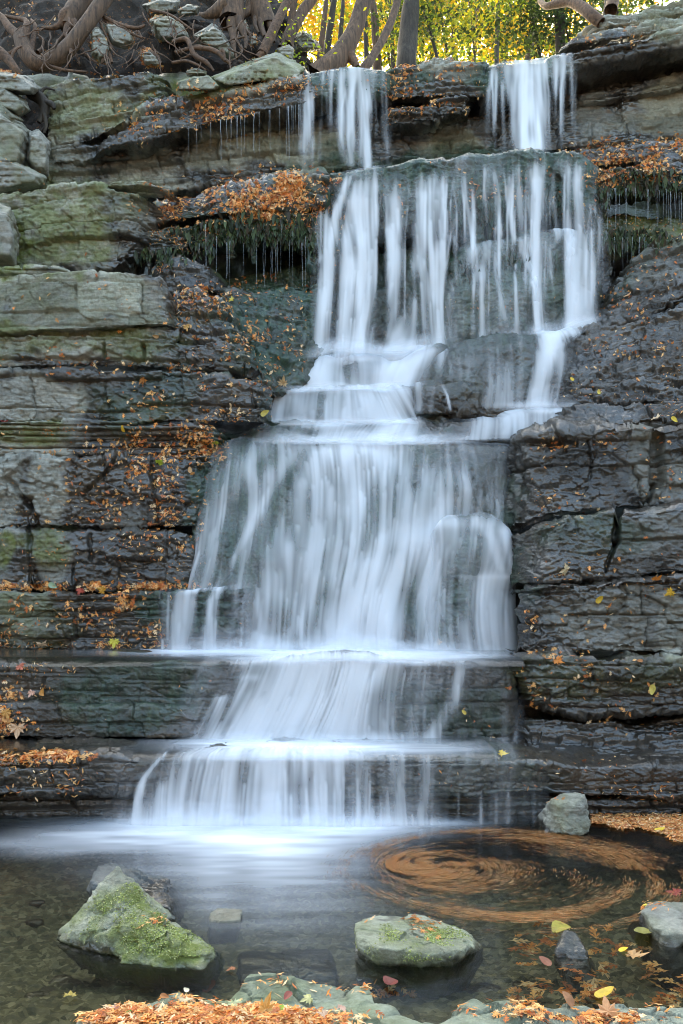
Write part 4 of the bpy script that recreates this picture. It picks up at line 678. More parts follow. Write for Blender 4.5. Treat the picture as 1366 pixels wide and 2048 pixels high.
# ------------------------------------------------------------------ loose boulders
ICO = {}
def ico(level):
    if level not in ICO:
        bm = bmesh.new(); bmesh.ops.create_icosphere(bm, subdivisions=level, radius=1); bm.verts.ensure_lookup_table()
        V = np.array([v.co for v in bm.verts]); Fc = np.array([[v.index for v in f.verts] for f in bm.faces]); bm.free(); ICO[level] = (V, Fc)
    return ICO[level]
def boulder(name, label, pts, seed=1, level=6, rough=.02, fac=.03, soft=.012, cat='boulder', attrs=None, mat=None, group=None, pool=True, strat=0., more=(), tuft=0):
    if more:
        sh = [boulder(None, '', q, seed+i, level, rough, fac, soft, strat=strat) for i, q in enumerate([pts, *more])]
        P = np.concatenate([q[0] for q in sh]); Fc = np.concatenate([q[1]+sum(len(r[0]) for r in sh[:i]) for i, q in enumerate(sh)]); nrm = np.concatenate([q[2] for q in sh])
        o = raw_mesh(name, P, Fc, mat or ROCK, attrs(P)); px, py = proj(P); POOLV.append(np.concatenate([P, nrm, px[:, None], py[:, None]], 1).astype(np.float32)); return moss_tufts(tag(o, label, cat, group), P, nrm, attrs(P)['moss'], tuft)
    pts = np.array(pts, float); bm = bmesh.new()
    for p in pts: bm.verts.new(p)
    bmesh.ops.convex_hull(bm, input=bm.verts); bm.normal_update(); bm.faces.ensure_lookup_table()
    c = pts.mean(0)*.5+(pts.min(0)+pts.max(0))*.25; pl = {}
    for f in bm.faces:
        n = np.array(f.normal); d = float(n @ (np.array(f.verts[0].co)-c))
        if d < 0: n, d = -n, -d
        pl[tuple(np.round(n, 2))] = (n, max(d, .004))
    bm.free(); N = np.array([a for a, b in pl.values()]); Dd = np.array([b for a, b in pl.values()])
    V, Fc = ico(level); q = (V @ N.T)/Dd[None]           # 1/r of each plane along the ray
    size = np.ptp(pts, axis=0).max(); k = 1/(soft/size*1.2+.008); mx = q.max(1); inv = mx+np.log(np.exp((q-mx[:, None])*k/np.maximum(mx[:, None], 1e-6)).sum(1))*mx/k
    P = c+V/inv[:, None]
    x, y, z = P.T; nrm = V
    ft, fe, fi = facets(x*5+seed, y*5, z*7, seed); ft2, _, _ = facets(x*15, y*15, z*19, seed+3)
    d = size*(fac*ft+fac*.35*ft2)+size*rough*fbm(x*7/max(size, .3), y*7/max(size, .3), z*9/max(size, .3), 5, seed)+.003*ridge(x*30, y*30, z*30, 3, seed)
    if strat: d = d+strata(P, seed, (.03, .09), strat)*.8
    P = P+nrm*d[:, None]
    if name is None: return P, Fc, nrm
    at = rock_attrs(P) if attrs is None else attrs(P)
    o = raw_mesh(name, P, Fc, mat or ROCK, at); tag(o, label, cat, group)
    if pool:
        px, py = proj(P); POOLV.append(np.concatenate([P, nrm, px[:, None], py[:, None]], 1).astype(np.float32))
    return moss_tufts(o, P, nrm, at['moss'], tuft)
def moss_tufts(o, P, nrm, w, n):
    if n:
        r = np.random.default_rng(n); x, y, z = P.T; w = np.clip(w-.25+.5*vn(x*9, y*9, z*9, 33), 0, 1)*(P[:, 2] > .035)*(nrm[:, 1] < .5); i = r.choice(len(P), n, p=w/w.sum())
        N = nrm[i]+np.array([0, 0, .5]); c = np.array([(.30,.36,.08),(.38,.43,.13),(.22,.28,.06),(.46,.48,.22)])[r.integers(0, 4, n)]*r.uniform(.7, 1.2, (n, 1))
        pieces('moss', *DIA, P[i]+nrm[i]*.002, N, r.uniform(.005, .013, n), c, LEAF, tilt=.7, r=r, parent=o)
    return o
def A(wl=None, moss=.0, tan=0., wet=0., alg=.0, mscale=3., msoft=.35):
    def f(P):
        x, y, z = P.T; n = fbm(x*mscale, y*mscale, z*mscale, 4, 71)
        wt = np.full(len(P), wet, float)
        if wl is not None: wt = np.maximum(wt, 1-sm(wl-.015, wl+.02, z+.03*n+.015*vn(x*20, y*20, z*20, 3)))
        return dict(wet=wt, moss=np.clip(moss+msoft*n, 0, 1) if moss > 0 else 0*x, algae=np.clip(alg+.3*n, 0, 1) if alg > 0 else 0*x, tan=np.clip(tan+.4*n, 0, 1) if tan > 0 else 0*x)
    return f
def at(px, py, Y): return list(W(px, py, Y))
BLUER = tinted(ROCK, 'blue_grey_rock', (.42, .48, .56))
boulder('mossy_boulder', 'triangular green mossy boulder with a steep peak standing in the pool',
        [at(118,1872,4.33),at(113,1884,4.25),at(240,1922,4.06),at(305,1926,4.03),at(240,1738,4.44),at(222,1744,4.46),at(152,1824,4.36),at(262,1762,4.38),at(296,1806,4.3),at(330,1850,4.26),at(196,1850,4.2),
         [-1.2,4.3,-.16],[-.85,4.1,-.16],[-.7,4.4,-.16],[-1.1,4.75,-.16],[-.8,4.72,-.1]], seed=601, level=7, rough=.02, fac=.05, soft=.002, mat=PALE, tuft=5200, attrs=A(.028, .5, mscale=4.5, msoft=.9),
        more=[[at(160,1892,4.2),at(250,1924,4.03),at(330,1936,3.98),at(400,1940,3.95),at(437,1914,4.05),at(428,1897,4.1),at(385,1872,4.18),at(345,1862,4.2),at(300,1816,4.3),at(262,1800,4.34),at(240,1850,4.12),at(300,1858,4.1),at(372,1893,4.04),[-.95,4.2,-.16],[-.6,4.08,-.16],[-.58,4.4,-.16],[-.9,4.5,-.16]]])
boulder('pale_boulder', 'pale flat topped boulder in the pool with a dark wet skirt, front centre',
        [at(708,1862,4.2),at(722,1838,4.42),at(760,1829,4.5),at(846,1831,4.5),at(915,1852,4.35),at(958,1878,4.25),at(972,1898,4.2),at(712,1890,4.08),at(760,1895,3.97),at(850,1912,3.95),at(930,1898,4.02),
         [.10,4.1,-.2],[.42,4.0,-.2],[.6,4.25,-.2],[.5,4.6,-.2],[.12,4.5,-.2]], seed=602, level=7, rough=.014, fac=.03, soft=.007, mat=PALE, tuft=2200, attrs=A(.03, .2, mscale=4., msoft=.6))
boulder('upright_stone', 'upright tapered grey stone standing at the foot of the falls on the right',
        [at(1085,1668,6.2),at(1100,1596,6.25),at(1124,1582,6.3),at(1168,1590,6.3),at(1172,1600,6.2),at(1180,1668,6.15),at(1130,1672,6.05),at(1165,1672,6.06),[1.35,6.6,-.1],[1.75,6.6,-.1],at(1115,1610,6.15),at(1150,1604,6.14)], seed=603, rough=.03, fac=.04, attrs=A(.02, .12, .25))
boulder('blue_slab', 'blue grey broken slab lying behind the green triangular boulder',
        [at(176,1750,4.98),at(192,1726,5.1),at(250,1732,5.1),at(332,1758,5.05),at(326,1785,4.9),at(300,1790,4.85),at(186,1768,4.9),[-1.3,5.3,-.15],[-.85,5.2,-.15],[-.9,4.8,-.15],[-1.35,4.9,-.15]], seed=604, rough=.02, fac=.05, attrs=A(.03, 0, 0, .3), mat=BLUER)
boulder('wet_stone', 'low dark wet stone tucked at the right end of the blue grey slab',
        [at(296,1790,4.75),at(320,1783,4.8),at(340,1795,4.78),at(336,1812,4.66),at(300,1812,4.66),[-.98,4.95,-.1],[-.85,4.95,-.1],[-.85,4.6,-.1],[-1,4.6,-.1]], seed=605, rough=.03, attrs=A(.2, .1))
boulder('small_stone', 'small tan stone just breaking the water in the left half of the pool',
        [at(419,1822,4.6),at(440,1813,4.64),at(484,1817,4.62),at(485,1836,4.52),at(450,1843,4.5),at(422,1838,4.52),[-.68,4.66,-.1],[-.52,4.66,-.1],[-.52,4.48,-.1],[-.66,4.48,-.1]], seed=606, level=5, rough=.03, attrs=A(.0, 0, .5, .3))
boulder('pointed_stone', 'small dark pointed stone breaking the water right of the pale boulder',
        [at(1112,1905,4.1),at(1122,1870,4.15),at(1133,1858,4.17),at(1150,1862,4.18),at(1168,1900,4.1),[1.0,3.98,-.12],[1.12,3.98,-.12],[1.2,4.3,-.12],[1.0,4.3,-.12]], seed=607, level=5, rough=.03, attrs=A(.3, .15))
boulder('flat_stone', 'grey stone with orange needles at the right edge of the pool',
        [at(1290,1825,4.45),at(1296,1808,4.6),at(1330,1800,4.65),at(1380,1800,4.65),at(1480,1815,4.55),at(1300,1850,4.3),at(1366,1868,4.2),at(1470,1875,4.18),[1.45,4.2,-.15],[2.0,4.1,-.15],[2.1,4.8,-.15],[1.5,4.8,-.15]], seed=608, rough=.02, attrs=A(.03, .1))
boulder('sunken_slab', 'large dim slab lying under water between the two front boulders',
        [onz(478,1900,-.12),onz(655,1892,-.12),onz(668,1950,-.14),onz(486,1950,-.14),[-.5,4.5,-.3],[0,4.5,-.3],[0,4.0,-.3],[-.45,3.98,-.3]], seed=609, rough=.02, attrs=A(9, 0), cat='sunken stone', pool=False)
for i, (x, y, s, lb) in enumerate([(125,1945,30,'dark sunken stone below the left foot of the green boulder'),(145,1965,32,'dark brown sunken stone, the nearer of two in front of the green boulder'),(75,1770,26,'dim sunken stone in the left shallows above the pebbles'),(95,2000,24,'small sunken stone near the lower left corner'),(80,2025,30,'greenish sunken stone close to the left end of the leafy shore'),(1050,1990,40,'pale sunken stone in front of the pointed stone'),(970,1995,40,'flat sunken stone beside the submerged end of the shore'),(70,1802,30,'long sunken stone at the left edge of the pool')]):
    c = onz(x, y, -.2); c[2] = -.36+.26*float(sm(4.9, 3.5, c[1]))+.05; e = s/420; q = random.Random(i)
    boulder('sunken_stone', lb, [[c[0]+e*math.cos(a)*q.uniform(.8,1.1), c[1]+e*.8*math.sin(a)*q.uniform(.8,1.2), c[2]+dz] for a in np.linspace(0, 5.5, 6) for dz in (-.08, .0+q.uniform(-.015, .015))], seed=620+i, level=4, attrs=A(9), cat='sunken stone', pool=False)
# ================================================================== THE UPPER BANK
def bank():
    # soil slope climbing away to the upper left
    s = np.linspace(0, 1, 420); t = np.linspace(0, 1, 200); px = -420+1100*s
    lo = np.interp(px, [-420,0,90,330,420,640,680], [380,350,270,250,240,215,210]); hi = np.interp(px, [-420,300,430,520,600,640,680], [-260,-170,-90,-10,90,128,140])
    Y0 = np.interp(px, [-420,100,640,680], [11.6,11.9,12.3,12.5]); Y1 = Y0+np.interp(px, [-420,420,620,680], [4.2,3.6,1.6,.6])
    A0, B0 = W(px, lo, Y0), W(px, hi, Y1); P = A0[:, None]*(1-t[None, :, None])+B0[:, None]*t[None, :, None]
    N = normals(P); x, y, z = P[..., 0], P[..., 1], P[..., 2]; ft, fe, fi = facets(x*2.2, y*2.2, z*2.6, 700)
    P = P+N*(.22*fbm(x*.9, y*.9, z*.9, 4, 701)+.10*ft+.03*fbm(x*7, y*7, z*7, 4, 702))[..., None]
    tag(raw_mesh('bank', P, grid_faces(*P.shape[:2]), SOIL), kind='structure'); N = normals(P); qx, qy = proj(P)
    POOLV.append(np.concatenate([P.reshape(-1, 3), N.reshape(-1, 3), qx.reshape(-1, 1), qy.reshape(-1, 1)], 1).astype(np.float32))
bank()
def slab_rock(name, label, outline, Y, thick, seed, lean=.0, front=.6, up=.0, attrs=None, cat='rock', tan=.2, **kw):
    o = np.array(outline, float); c = o.mean(0); h = np.ptp(o[:, 1]); pts = []
    for p in o:
        f = c+(p-c)*front+np.array([0, h*up])
        pts.append(at(p[0], p[1], Y+lean*(c[1]-p[1])/max(h, 1))); pts.append(at(f[0], f[1], Y-thick*.45)); pts.append(at(p[0], p[1]+2, Y+thick*.6))
    return boulder(name, label, pts, seed=seed, cat=cat, attrs=attrs or A(None, .05, tan, .25), **kw)
slab_rock('tilted_slab', 'long tilted grey green slab balanced on the upper ledge left of the falls', [(418,155),(440,146),(530,110),(552,104),(575,115),(612,136),(606,148),(560,146),(450,166)], 11.9, .9, 711, lean=.5, front=.9, up=.12, attrs=A(None, .35, .1), strat=.02, rough=.01, fac=.02, soft=.0015)
slab_rock('pale_block', 'small pale green block resting beside the tilted slab', [(355,163),(372,157),(416,151),(440,172),(432,180),(356,180)], 11.55, .35, 712, front=.85, attrs=A(None, .5, .1), rough=.012, soft=.004)
for i, (nm, lb, ol, Y, th) in enumerate([
    ('boulder', 'tan leaning boulder under the crooked trunk at the upper left', [(180,60),(196,52),(218,78),(220,118),(200,125),(182,110)], 12.2, .6),
    ('boulder', 'grey angular block with a flat top right of the leaning tan boulder', [(205,45),(225,42),(268,66),(270,86),(250,97),(224,88),(210,62)], 12.3, .6),
    ('boulder', 'wide dark grey boulder on the bank with a shaded underside', [(298,40),(312,32),(345,34),(366,52),(378,74),(350,84),(318,80),(305,62)], 12.7, .8),
    ('boulder', 'roof shaped boulder with one bright slanting face among the roots', [(385,70),(428,47),(440,58),(474,110),(464,118),(440,108),(432,78),(395,86)], 12.4, .7),
    ('boulder', 'brown lump of rock half buried under the long roots', [(276,106),(296,96),(318,116),(325,134),(290,130)], 12.1, .4),
    ('boulder', 'small sandy stone lying just above the pale green block', [(372,142),(390,136),(412,142),(414,150),(376,152)], 11.95, .3),
    ('boulder', 'dark flat stone at the top of the bank left of the big cedar', [(352,20),(375,8),(400,12),(395,28),(360,32)], 13.2, .5),
    ('boulder', 'layered grey outcrop at the top of the bank', [(285,10),(320,-6),(360,2),(352,26),(300,32)], 13.4, .7),
    ('boulder', 'small grey stone behind the ridge of the tilted slab', [(552,98),(578,88),(588,98),(585,118),(560,112)], 12.3, .35),
    ('boulder', 'brown mound of rock behind the slab under the yellow leaves', [(588,72),(606,60),(636,84),(642,100),(592,102)], 13.4, .6),
    ('boulder', 'tiny grey stone wedged beside the tall cedar roots', [(500,72),(512,68),(514,88),(500,90)], 12.6, .3),
    ('boulder', 'small dark stone beneath the roof shaped boulder', [(475,44),(492,40),(500,60),(482,70)], 12.8, .4),
    ('boulder', 'green block at the far left edge beside the stepped blocks', [(-60,420),(-10,405),(20,418),(38,470),(30,530),(-60,535)], 9.75, .8),
    ('boulder', 'top slab of the heap of boulders at the upper left edge', [(-60,150),(0,143),(50,150),(84,178),(70,190),(30,172),(-60,178)], 11.5, .8),
    ('boulder', 'slanting slab second in the heap of boulders at the upper left edge', [(-60,165),(10,172),(50,200),(60,220),(40,232),(0,215),(-60,205)], 11.4, .7),
    ('boulder', 'thin slab third in the heap of boulders at the upper left edge', [(-60,195),(5,205),(45,240),(30,248),(0,232),(-60,230)], 11.3, .6),
    ('boulder', 'large smooth brown boulder at the left edge above the pale shelf', [(-90,225),(0,218),(40,245),(60,262),(55,320),(40,345),(-90,340)], 11.1, .9),
    ('boulder', 'grey squared boulder touching the right side of the large brown one', [(58,262),(78,258),(100,285),(96,350),(70,348),(52,322)], 11.1, .7),
    ('boulder', 'low ridged boulder with leaves at the left edge under the large brown one', [(-90,300),(20,318),(60,335),(92,355),(85,370),(20,385),(-90,388)], 10.7, .6)]):
    slab_rock(nm, lb, ol, Y, th, 720+i, lean=.25, front=.72, up=-.02, level=6, rough=.018, fac=.03, soft=.002, tan=.3 if i in (0, 4, 5, 16) else .12, strat=.012)
# ------------------------------------------------------------------ trees
def tube(pts, seg=10, step=.05, tw=0., ridge_a=.12, seed=1):
    """pts rows x,y,z,r -> vertices, faces of a smooth gnarled limb"""
    p = np.array(pts, float); n = len(p); q = np.concatenate([2*p[:1]-p[1:2], p, 2*p[-1:]-p[-2:-1]])
    L = np.linalg.norm(np.diff(p[:, :3], axis=0), axis=1); k = max(6, int(L.sum()/step)); u = np.linspace(0, n-1-1e-6, k); i = u.astype(int); f = (u-i)[:, None]
    a, b, c, d = q[i], q[i+1], q[i+2], q[i+3]
    c4 = .5*(2*b+(c-a)*f+(2*a-5*b+4*c-d)*f*f+(3*b-a-3*c+d)*f**3); X, r = c4[:, :3], np.maximum(c4[:, 3], .003)
    T = np.gradient(X, axis=0); T /= np.linalg.norm(T, axis=1, keepdims=True)+1e-9
    ref = np.array([.31, .9, .3]); U = np.cross(T, ref); U /= np.linalg.norm(U, axis=1, keepdims=True)+1e-9; V = np.cross(T, U)
    an = np.linspace(0, 2*np.pi, seg, endpoint=False)[None]; s = np.arange(k)[:, None]*step
    rr = r[:, None]*(1+ridge_a*vn(np.cos(an+tw*s)*2.6+seed, np.sin(an+tw*s)*2.6, s*.7, seed)+ridge_a*.6*vn(np.cos(an+tw*s)*6, np.sin(an+tw*s)*6+seed, s*1.5, seed+1)+.06*vn(s*3, seed, 0, 2))
    P = X[:, None]+rr[..., None]*(np.cos(an)[..., None]*U[:, None]+np.sin(an)[..., None]*V[:, None])
    ring = np.arange(seg); Fc = np.concatenate([np.stack([j*seg+ring, j*seg+(ring+1) % seg, (j+1)*seg+(ring+1) % seg, (j+1)*seg+ring], 1) for j in range(k-1)])
    return P.reshape(-1, 3), Fc
def limb(name, parent, pxpts, mt, seg=10, seed=1, **kw):
    """pxpts rows px,py,Y,width in photograph pixels"""
    a = np.array(pxpts, float); Q = np.concatenate([W(a[:, 0], a[:, 1], a[:, 2]), (a[:, 3]*.5*a[:, 2]/F)[:, None]], 1)
    V, Fc = tube(Q, seg, seed=seed, **kw); return raw_mesh(name, V, Fc, mt, parent=parent)
def tree(name, label, trunk, roots=(), mt=BARK, cat='tree', group=None, seed=1, seg=14, limbs=(), **kw):
    base = W(*[trunk[-1][i] for i in range(3)]); e = empty(name, base); tag(e, label, cat, group)
    limb('trunk', e, trunk, mt, seg, seed, **kw)
    for j, r in enumerate(roots): limb('root', e, r, ROOTB if len(r[0]) and mt is BARK and seed % 2 else mt, 8, seed+j+1, step=.03)
    for j, r in enumerate(limbs): limb('branch', e, r, mt, 6, seed+j+30)
    return e
tree('crooked_cedar', 'brown crooked cedar bent like a hook at the upper left corner', [(262,-120,12.6,30),(215,-15,12.3,30),(190,25,12.15,30),(160,65,12.0,30),(140,92,11.95,30),(110,118,11.9,32),(80,128,11.9,32),(58,115,11.95,32),(46,88,12.05,30),(40,68,12.15,26)],
     [[(42,75,12.1,22),(20,55,12.2,18),(4,34,12.3,12),(-20,20,12.4,9)],[(46,90,12.05,20),(52,60,12.1,16),(52,42,12.2,12),(30,36,12.3,8),(0,30,12.4,6)],[(60,112,12,14),(66,80,12.1,10),(70,52,12.2,8),(62,40,12.3,6)],[(44,80,12.1,12),(30,100,12.1,8),(8,108,12.1,5),(-10,95,12.2,4)],[(75,105,12,10),(84,96,12.05,7),(86,80,12.1,5),(76,70,12.2,4)],[(140,98,11.9,9),(142,104,11.85,9),(140,108,11.82,5)]], seed=5)
tree('grey_rooted_cedar', 'pale grey cedar foot spreading into claw like roots at the upper left', [(190,-110,12.9,46),(172,-15,12.7,42),(156,12,12.6,40),(142,36,12.5,38),(134,56,12.45,34)],
     [[(150,20,12.5,22),(128,30,12.4,18),(122,48,12.4,13),(104,56,12.4,9),(82,55,12.4,5)],[(138,50,12.4,18),(132,66,12.35,12),(136,78,12.3,6)],[(146,44,12.4,18),(160,60,12.35,12),(176,80,12.2,11),(200,98,12.1,10),(216,106,12.05,10),(224,126,12.0,6)],[(204,98,12.1,8),(206,118,12.0,7),(202,128,12.0,4)],[(152,52,12.4,8),(158,90,12.2,6),(180,116,12.1,4),(196,126,12,3)],[(140,56,12.4,7),(118,80,12.3,5),(104,96,12.3,3)],[(144,60,12.35,6),(150,100,12.2,5),(160,130,12.1,4)]], seed=7)
tree('fallen_root', 'bare grey root lying across the lower left of the bank by the boulder heap', [(-60,60,11.9,20),(-10,98,11.8,20),(15,118,11.75,18),(32,138,11.7,14),(44,150,11.7,8)], [[(20,120,11.75,8),(30,100,11.8,6),(44,92,11.9,4)]], mt=ROOTB, cat='root', seed=9)
tree('exposed_root', 'dark thick root hooking down into the gap beside the boulder heap', [(60,186,11.7,22),(82,198,11.6,24),(90,218,11.55,20),(78,245,11.5,8)], [[(88,205,11.55,12),(104,208,11.5,12),(108,218,11.5,8)],[(88,228,11.5,9),(92,250,11.5,7),(88,266,11.5,4)],[(76,192,11.6,8),(90,176,11.6,6),(110,180,11.6,3)]], mt=DARKB, cat='root', seed=11)
tree('exposed_root', 'long looping root crawling over the bank above the pale green block', [(345,84,12.1,7),(372,78,12.05,9),(382,96,11.98,10),(390,112,11.95,10),(412,124,11.9,9),(428,142,11.9,5)], [[(350,105,12.05,7),(385,96,12.0,8),(420,98,11.95,9),(440,108,11.9,9),(448,118,11.9,8),(462,128,11.9,5)],[(344,126,12,6),(372,122,11.95,6),(395,130,11.9,5),(412,140,11.9,3)],[(440,104,11.9,7),(446,100,11.9,7),(450,122,11.88,5)],[(386,100,12,5),(376,112,12,4),(360,118,12,3)]], mt=ROOTB, cat='root', seed=13)
tree('exposed_root', 'straight bundle of thin roots stretched over the blocks below the crooked trunk', [(200,30,12.3,7),(240,50,12.15,8),(275,56,12.1,7),(290,50,12.1,5)], [[(205,40,12.3,5),(250,62,12.1,6),(285,76,12.05,4)],[(200,45,12.2,5),(212,70,12.1,5),(225,98,12.05,4)],[(286,95,12.1,8),(312,112,12.0,9),(322,128,11.95,7)],[(100,132,11.8,6),(130,140,11.75,6),(175,144,11.7,4)],[(300,20,12.7,5),(340,30,12.5,5),(385,60,12.3,3)]], mt=ROOTB, cat='root', seed=15)
tree('big_cedar', 'stout dark cedar with flaring foot at the top of the bank', [(468,-130,13.0,52),(460,-20,12.8,54),(462,20,12.7,50),(462,44,12.65,48)], [[(452,10,12.6,34),(430,24,12.6,24),(412,30,12.6,14),(400,28,12.7,6)],[(464,44,12.6,26),(466,70,12.5,16),(468,100,12.3,9),(474,118,12.2,5)],[(474,40,12.6,24),(486,62,12.5,14),(492,84,12.4,9),(490,98,12.3,5)],[(480,50,12.6,12),(496,66,12.5,8),(506,70,12.5,4)],[(468,70,12.5,8),(478,90,12.4,6),(484,104,12.3,4)]], seed=16)
tree('twin_cedar', 'tall cedar with ribbed flowing roots right of the stout dark cedar', [(528,-130,13.2,40),(520,-20,13.1,48),(518,14,13.0,50),(528,40,12.9,46),(536,58,12.8,36)], [[(505,-10,13,22),(498,20,12.9,18),(484,34,12.8,10)],[(520,30,12.85,18),(522,52,12.7,14),(530,74,12.5,8)],[(536,40,12.8,18),(545,64,12.7,12),(548,84,12.6,6)],[(512,30,12.85,12),(510,48,12.7,9),(518,66,12.6,5)]], seed=18)
tree('leaning_cedar', 'straight grey trunk leaning right behind the tilted slab', [(640,-160,12.9,18),(590,-30,12.6,19),(566,20,12.45,19),(544,66,12.3,20),(524,108,12.2,22)], [[(526,104,12.2,16),(514,114,12.15,10)]], seed=19, mt=ROOTB)
tree('leaning_cedar', 'brown curved trunk sweeping up to the right beside the straight grey one', [(690,-150,13.6,18),(634,-20,13.3,20),(606,22,13.1,22),(585,58,12.9,24),(572,92,12.8,28)], [[(574,80,12.8,16),(560,94,12.7,10)]], seed=20, limbs=[[(580,70,12.9,22),(584,30,12.95,18),(590,-20,13,14),(594,-80,13.1,10)]])
tree('leaning_cedar', 'large leaning cedar at the lip of the left upper fall', [(775,-160,13.3,26),(736,-30,13.0,30),(722,16,12.85,32),(708,60,12.7,36),(688,100,12.55,40),(664,134,12.4,48),(640,160,12.4,60)], [[(700,110,12.5,24),(715,135,12.4,12)],[(668,128,12.4,26),(645,140,12.3,12)]], seed=21, seg=18)
tree('leaning_cedar', 'slender brown trunk curving over the middle of the top ledge', [(830,-150,13.4,15),(800,-20,13.1,15),(785,35,12.9,16),(766,78,12.7,16),(742,118,12.5,19),(730,136,12.4,22),(722,158,12.4,26)], seed=22)
tree('dark_cedar', 'thick dark cedar with mossy sides behind the slender brown trunk', [(832,-200,14.6,28),(826,-40,14.4,31),(820,30,14.3,34),(815,90,14.2,38),(812,125,14.1,44),(812,185,14.1,54)], [], mt=DARKB, seed=24)
tree('bare_log', 'pale crooked limb lying over the top right ledges', [(1080,2,13.0,10),(1092,12,12.6,12),(1112,8,12.4,15),(1140,4,12.2,18),(1165,16,12.0,22),(1184,32,11.85,24),(1202,46,11.8,20)], [], mt=ROOTB, cat='log', seed=25, limbs=[[(1140,4,12.2,12),(1120,-12,12.4,9),(1100,-50,12.6,7)]])
tree('dead_stub', 'upright grey stub at the top edge of the upper right ledges', [(1235,-60,12.4,22),(1228,-10,12.2,24),(1222,20,12.1,28)], mt=ROOTB, seed=27)
tree('dead_stub', 'dark trunk standing behind the upper right ledges', [(1228,-140,14,16),(1218,0,13.6,18),(1212,40,13.5,20)], mt=DARKB, seed=28)
# fine rootlets hanging and crawling over the bank
def rootlets(label, n, x0, x1, y0, y1, Y, seed):
    r = random.Random(seed); e = empty('exposed_root', W((x0+x1)/2, y1, Y)); tag(e, label, 'root', None)
    for k in range(n):
        x, y = r.uniform(x0, x1), r.uniform(y0, y1-20); a = r.uniform(-1, 1); w0 = r.uniform(2.2, 5); pts = []
        for q in range(6): pts.append((x, y, Y+.55*(y1-y)/max(1, y1-y0)-.12+r.uniform(-.04, .04), w0*(1-q*.15))); a += r.uniform(-.7, .7); x += math.sin(a)*11; y += abs(math.cos(a))*9+1
        limb('rootlet', e, pts, ROOTB if k % 2 else BARK, 5, seed+k, step=.04)
rootlets('tangle of fine rootlets below the pale grey cedar foot', 26, 60, 230, 30, 130, 11.75, 71)
rootlets('thin rootlets trailing down under the stout dark cedar', 20, 380, 500, 30, 125, 12.0, 72)
rootlets('scattered thin rootlets across the middle of the bank', 18, 230, 380, 20, 120, 12.0, 73)
# slim trunks farther back in the wood
thin = [(640,92,655,15.2,11,'slim trunk left of two close behind the brown mound'),(652,96,672,15.6,14,'slim pale trunk right of two close behind the brown mound'),(676,90,688,16.5,9,'slim trunk just left of the large leaning cedar'),(752,104,740,15.5,15,'slim dark trunk right of the large leaning cedar'),(732,102,724,17,9,'slim trunk peeping between the leaning cedars'),
        (784,104,776,17.5,8,'slim trunk between slender brown and thick dark cedars'),(862,100,872,19,9,'slim trunk right of the thick dark cedar in yellow leaves'),(905,92,900,21,7,'slim far trunk above the grey cap rock'),(992,108,995,20,9,'slim trunk over the right upper fall, left of its lip'),(1056,95,1084,18,11,'slim leaning trunk above the right upper fall'),(1120,90,1112,16,20,'broad dim trunk above the right end of the right fall'),(1010,100,1022,24,7,'slim far trunk in the yellow gap'),(948,100,955,23,8,'slim far trunk left of the right upper fall')]
for i, (bx, by, tx, Y, wd, lb) in enumerate(thin):
    tree('slim_tree', lb, [(tx+(tx-bx)*1.8, -330, Y+.6, wd*.6), (tx, -30, Y+.2, wd*.85), ((bx+tx)/2+2, 30, Y+.1, wd*.95), (bx-(tx-bx)*.6, by+110, Y, wd*1.4)], mt=DARKB if i % 3 else BARK, seed=40+i, seg=8, group='slim trunks in the wood behind the falls', step=.12)
def far_bank():
    # unseen wooded gorge side behind and beside the viewer, added to block low sky
    th = np.linspace(math.radians(150), math.radians(390), 220); t = np.linspace(0, 1, 50); R0 = 11+26*t[None]
    P = np.stack([R0*np.cos(th)[:, None]*1.0, R0*np.sin(th)[:, None]*.9+2, -1.1+15*t[None]**.8*np.ones((220, 1))], -1)
    P[..., 2] += 1.6*fbm(P[..., 0]*.18, P[..., 1]*.18, 0, 3, 810)*t[None]+.9*np.abs(fbm(P[..., 0]*.8, P[..., 1]*.8, P[..., 2]*.8, 3, 811))*t[None]
    tag(raw_mesh('hill', P, grid_faces(220, 50), SOIL), kind='structure')
far_bank()
# forest floor and foliage
def forest_floor():
    x = np.linspace(-30, 34, 160); y = np.linspace(12.9, 75, 140); P = np.zeros((160, 140, 3)); P[..., 0] = x[:, None]; P[..., 1] = y[None]
    P[..., 2] = 8.72+.42*np.clip(y-13, 0, 40)[None]**.9*.35+.25*fbm(P[..., 0]*.4, P[..., 1]*.4, 0, 3, 801); tag(raw_mesh('hill', P, grid_faces(160, 140, True), SOIL), kind='structure')
    skirt = np.zeros((160, 2, 3)); skirt[..., 0] = x[:, None]; skirt[:, 0, 1] = 75; skirt[:, 1, 1] = 75
forest_floor()
def crown(parent, c, rad, nclump, nleaf, size, cols, seed, name='crown', flat=1.0):
    r = np.random.default_rng(seed); d = r.normal(size=(nclump, 3)); d /= np.linalg.norm(d, axis=1, keepdims=True)
    cc = np.array(c)+d*np.array(rad)*r.uniform(.25, 1, (nclump, 1)); cs = r.uniform(.35, .9, nclump)
    i = r.integers(0, nclump, nleaf); pos = cc[i]+r.normal(size=(nleaf, 3))*cs[i][:, None]*np.array([.55, .55, .32])*flat
    base = np.array(cols)[r.integers(0, len(cols), nclump)][i]*r.uniform(.7, 1.25, (nleaf, 1))
    return pieces(name, *DIA, pos, np.array([0, 0, 1.])+np.zeros((nleaf, 3)), size*r.uniform(.6, 1.3, nleaf), base, FOL, tilt=.9, parent=parent, r=r)
YEL = [(.36,.29,.02),(.30,.29,.03),(.42,.28,.025),(.22,.26,.03)]; ORA = [(.42,.24,.025),(.45,.30,.035),(.34,.17,.02)]; GRN = [(.12,.18,.025),(.19,.23,.03),(.085,.14,.025)]; CED = [(.035,.06,.022),(.05,.085,.03),(.025,.042,.018)]
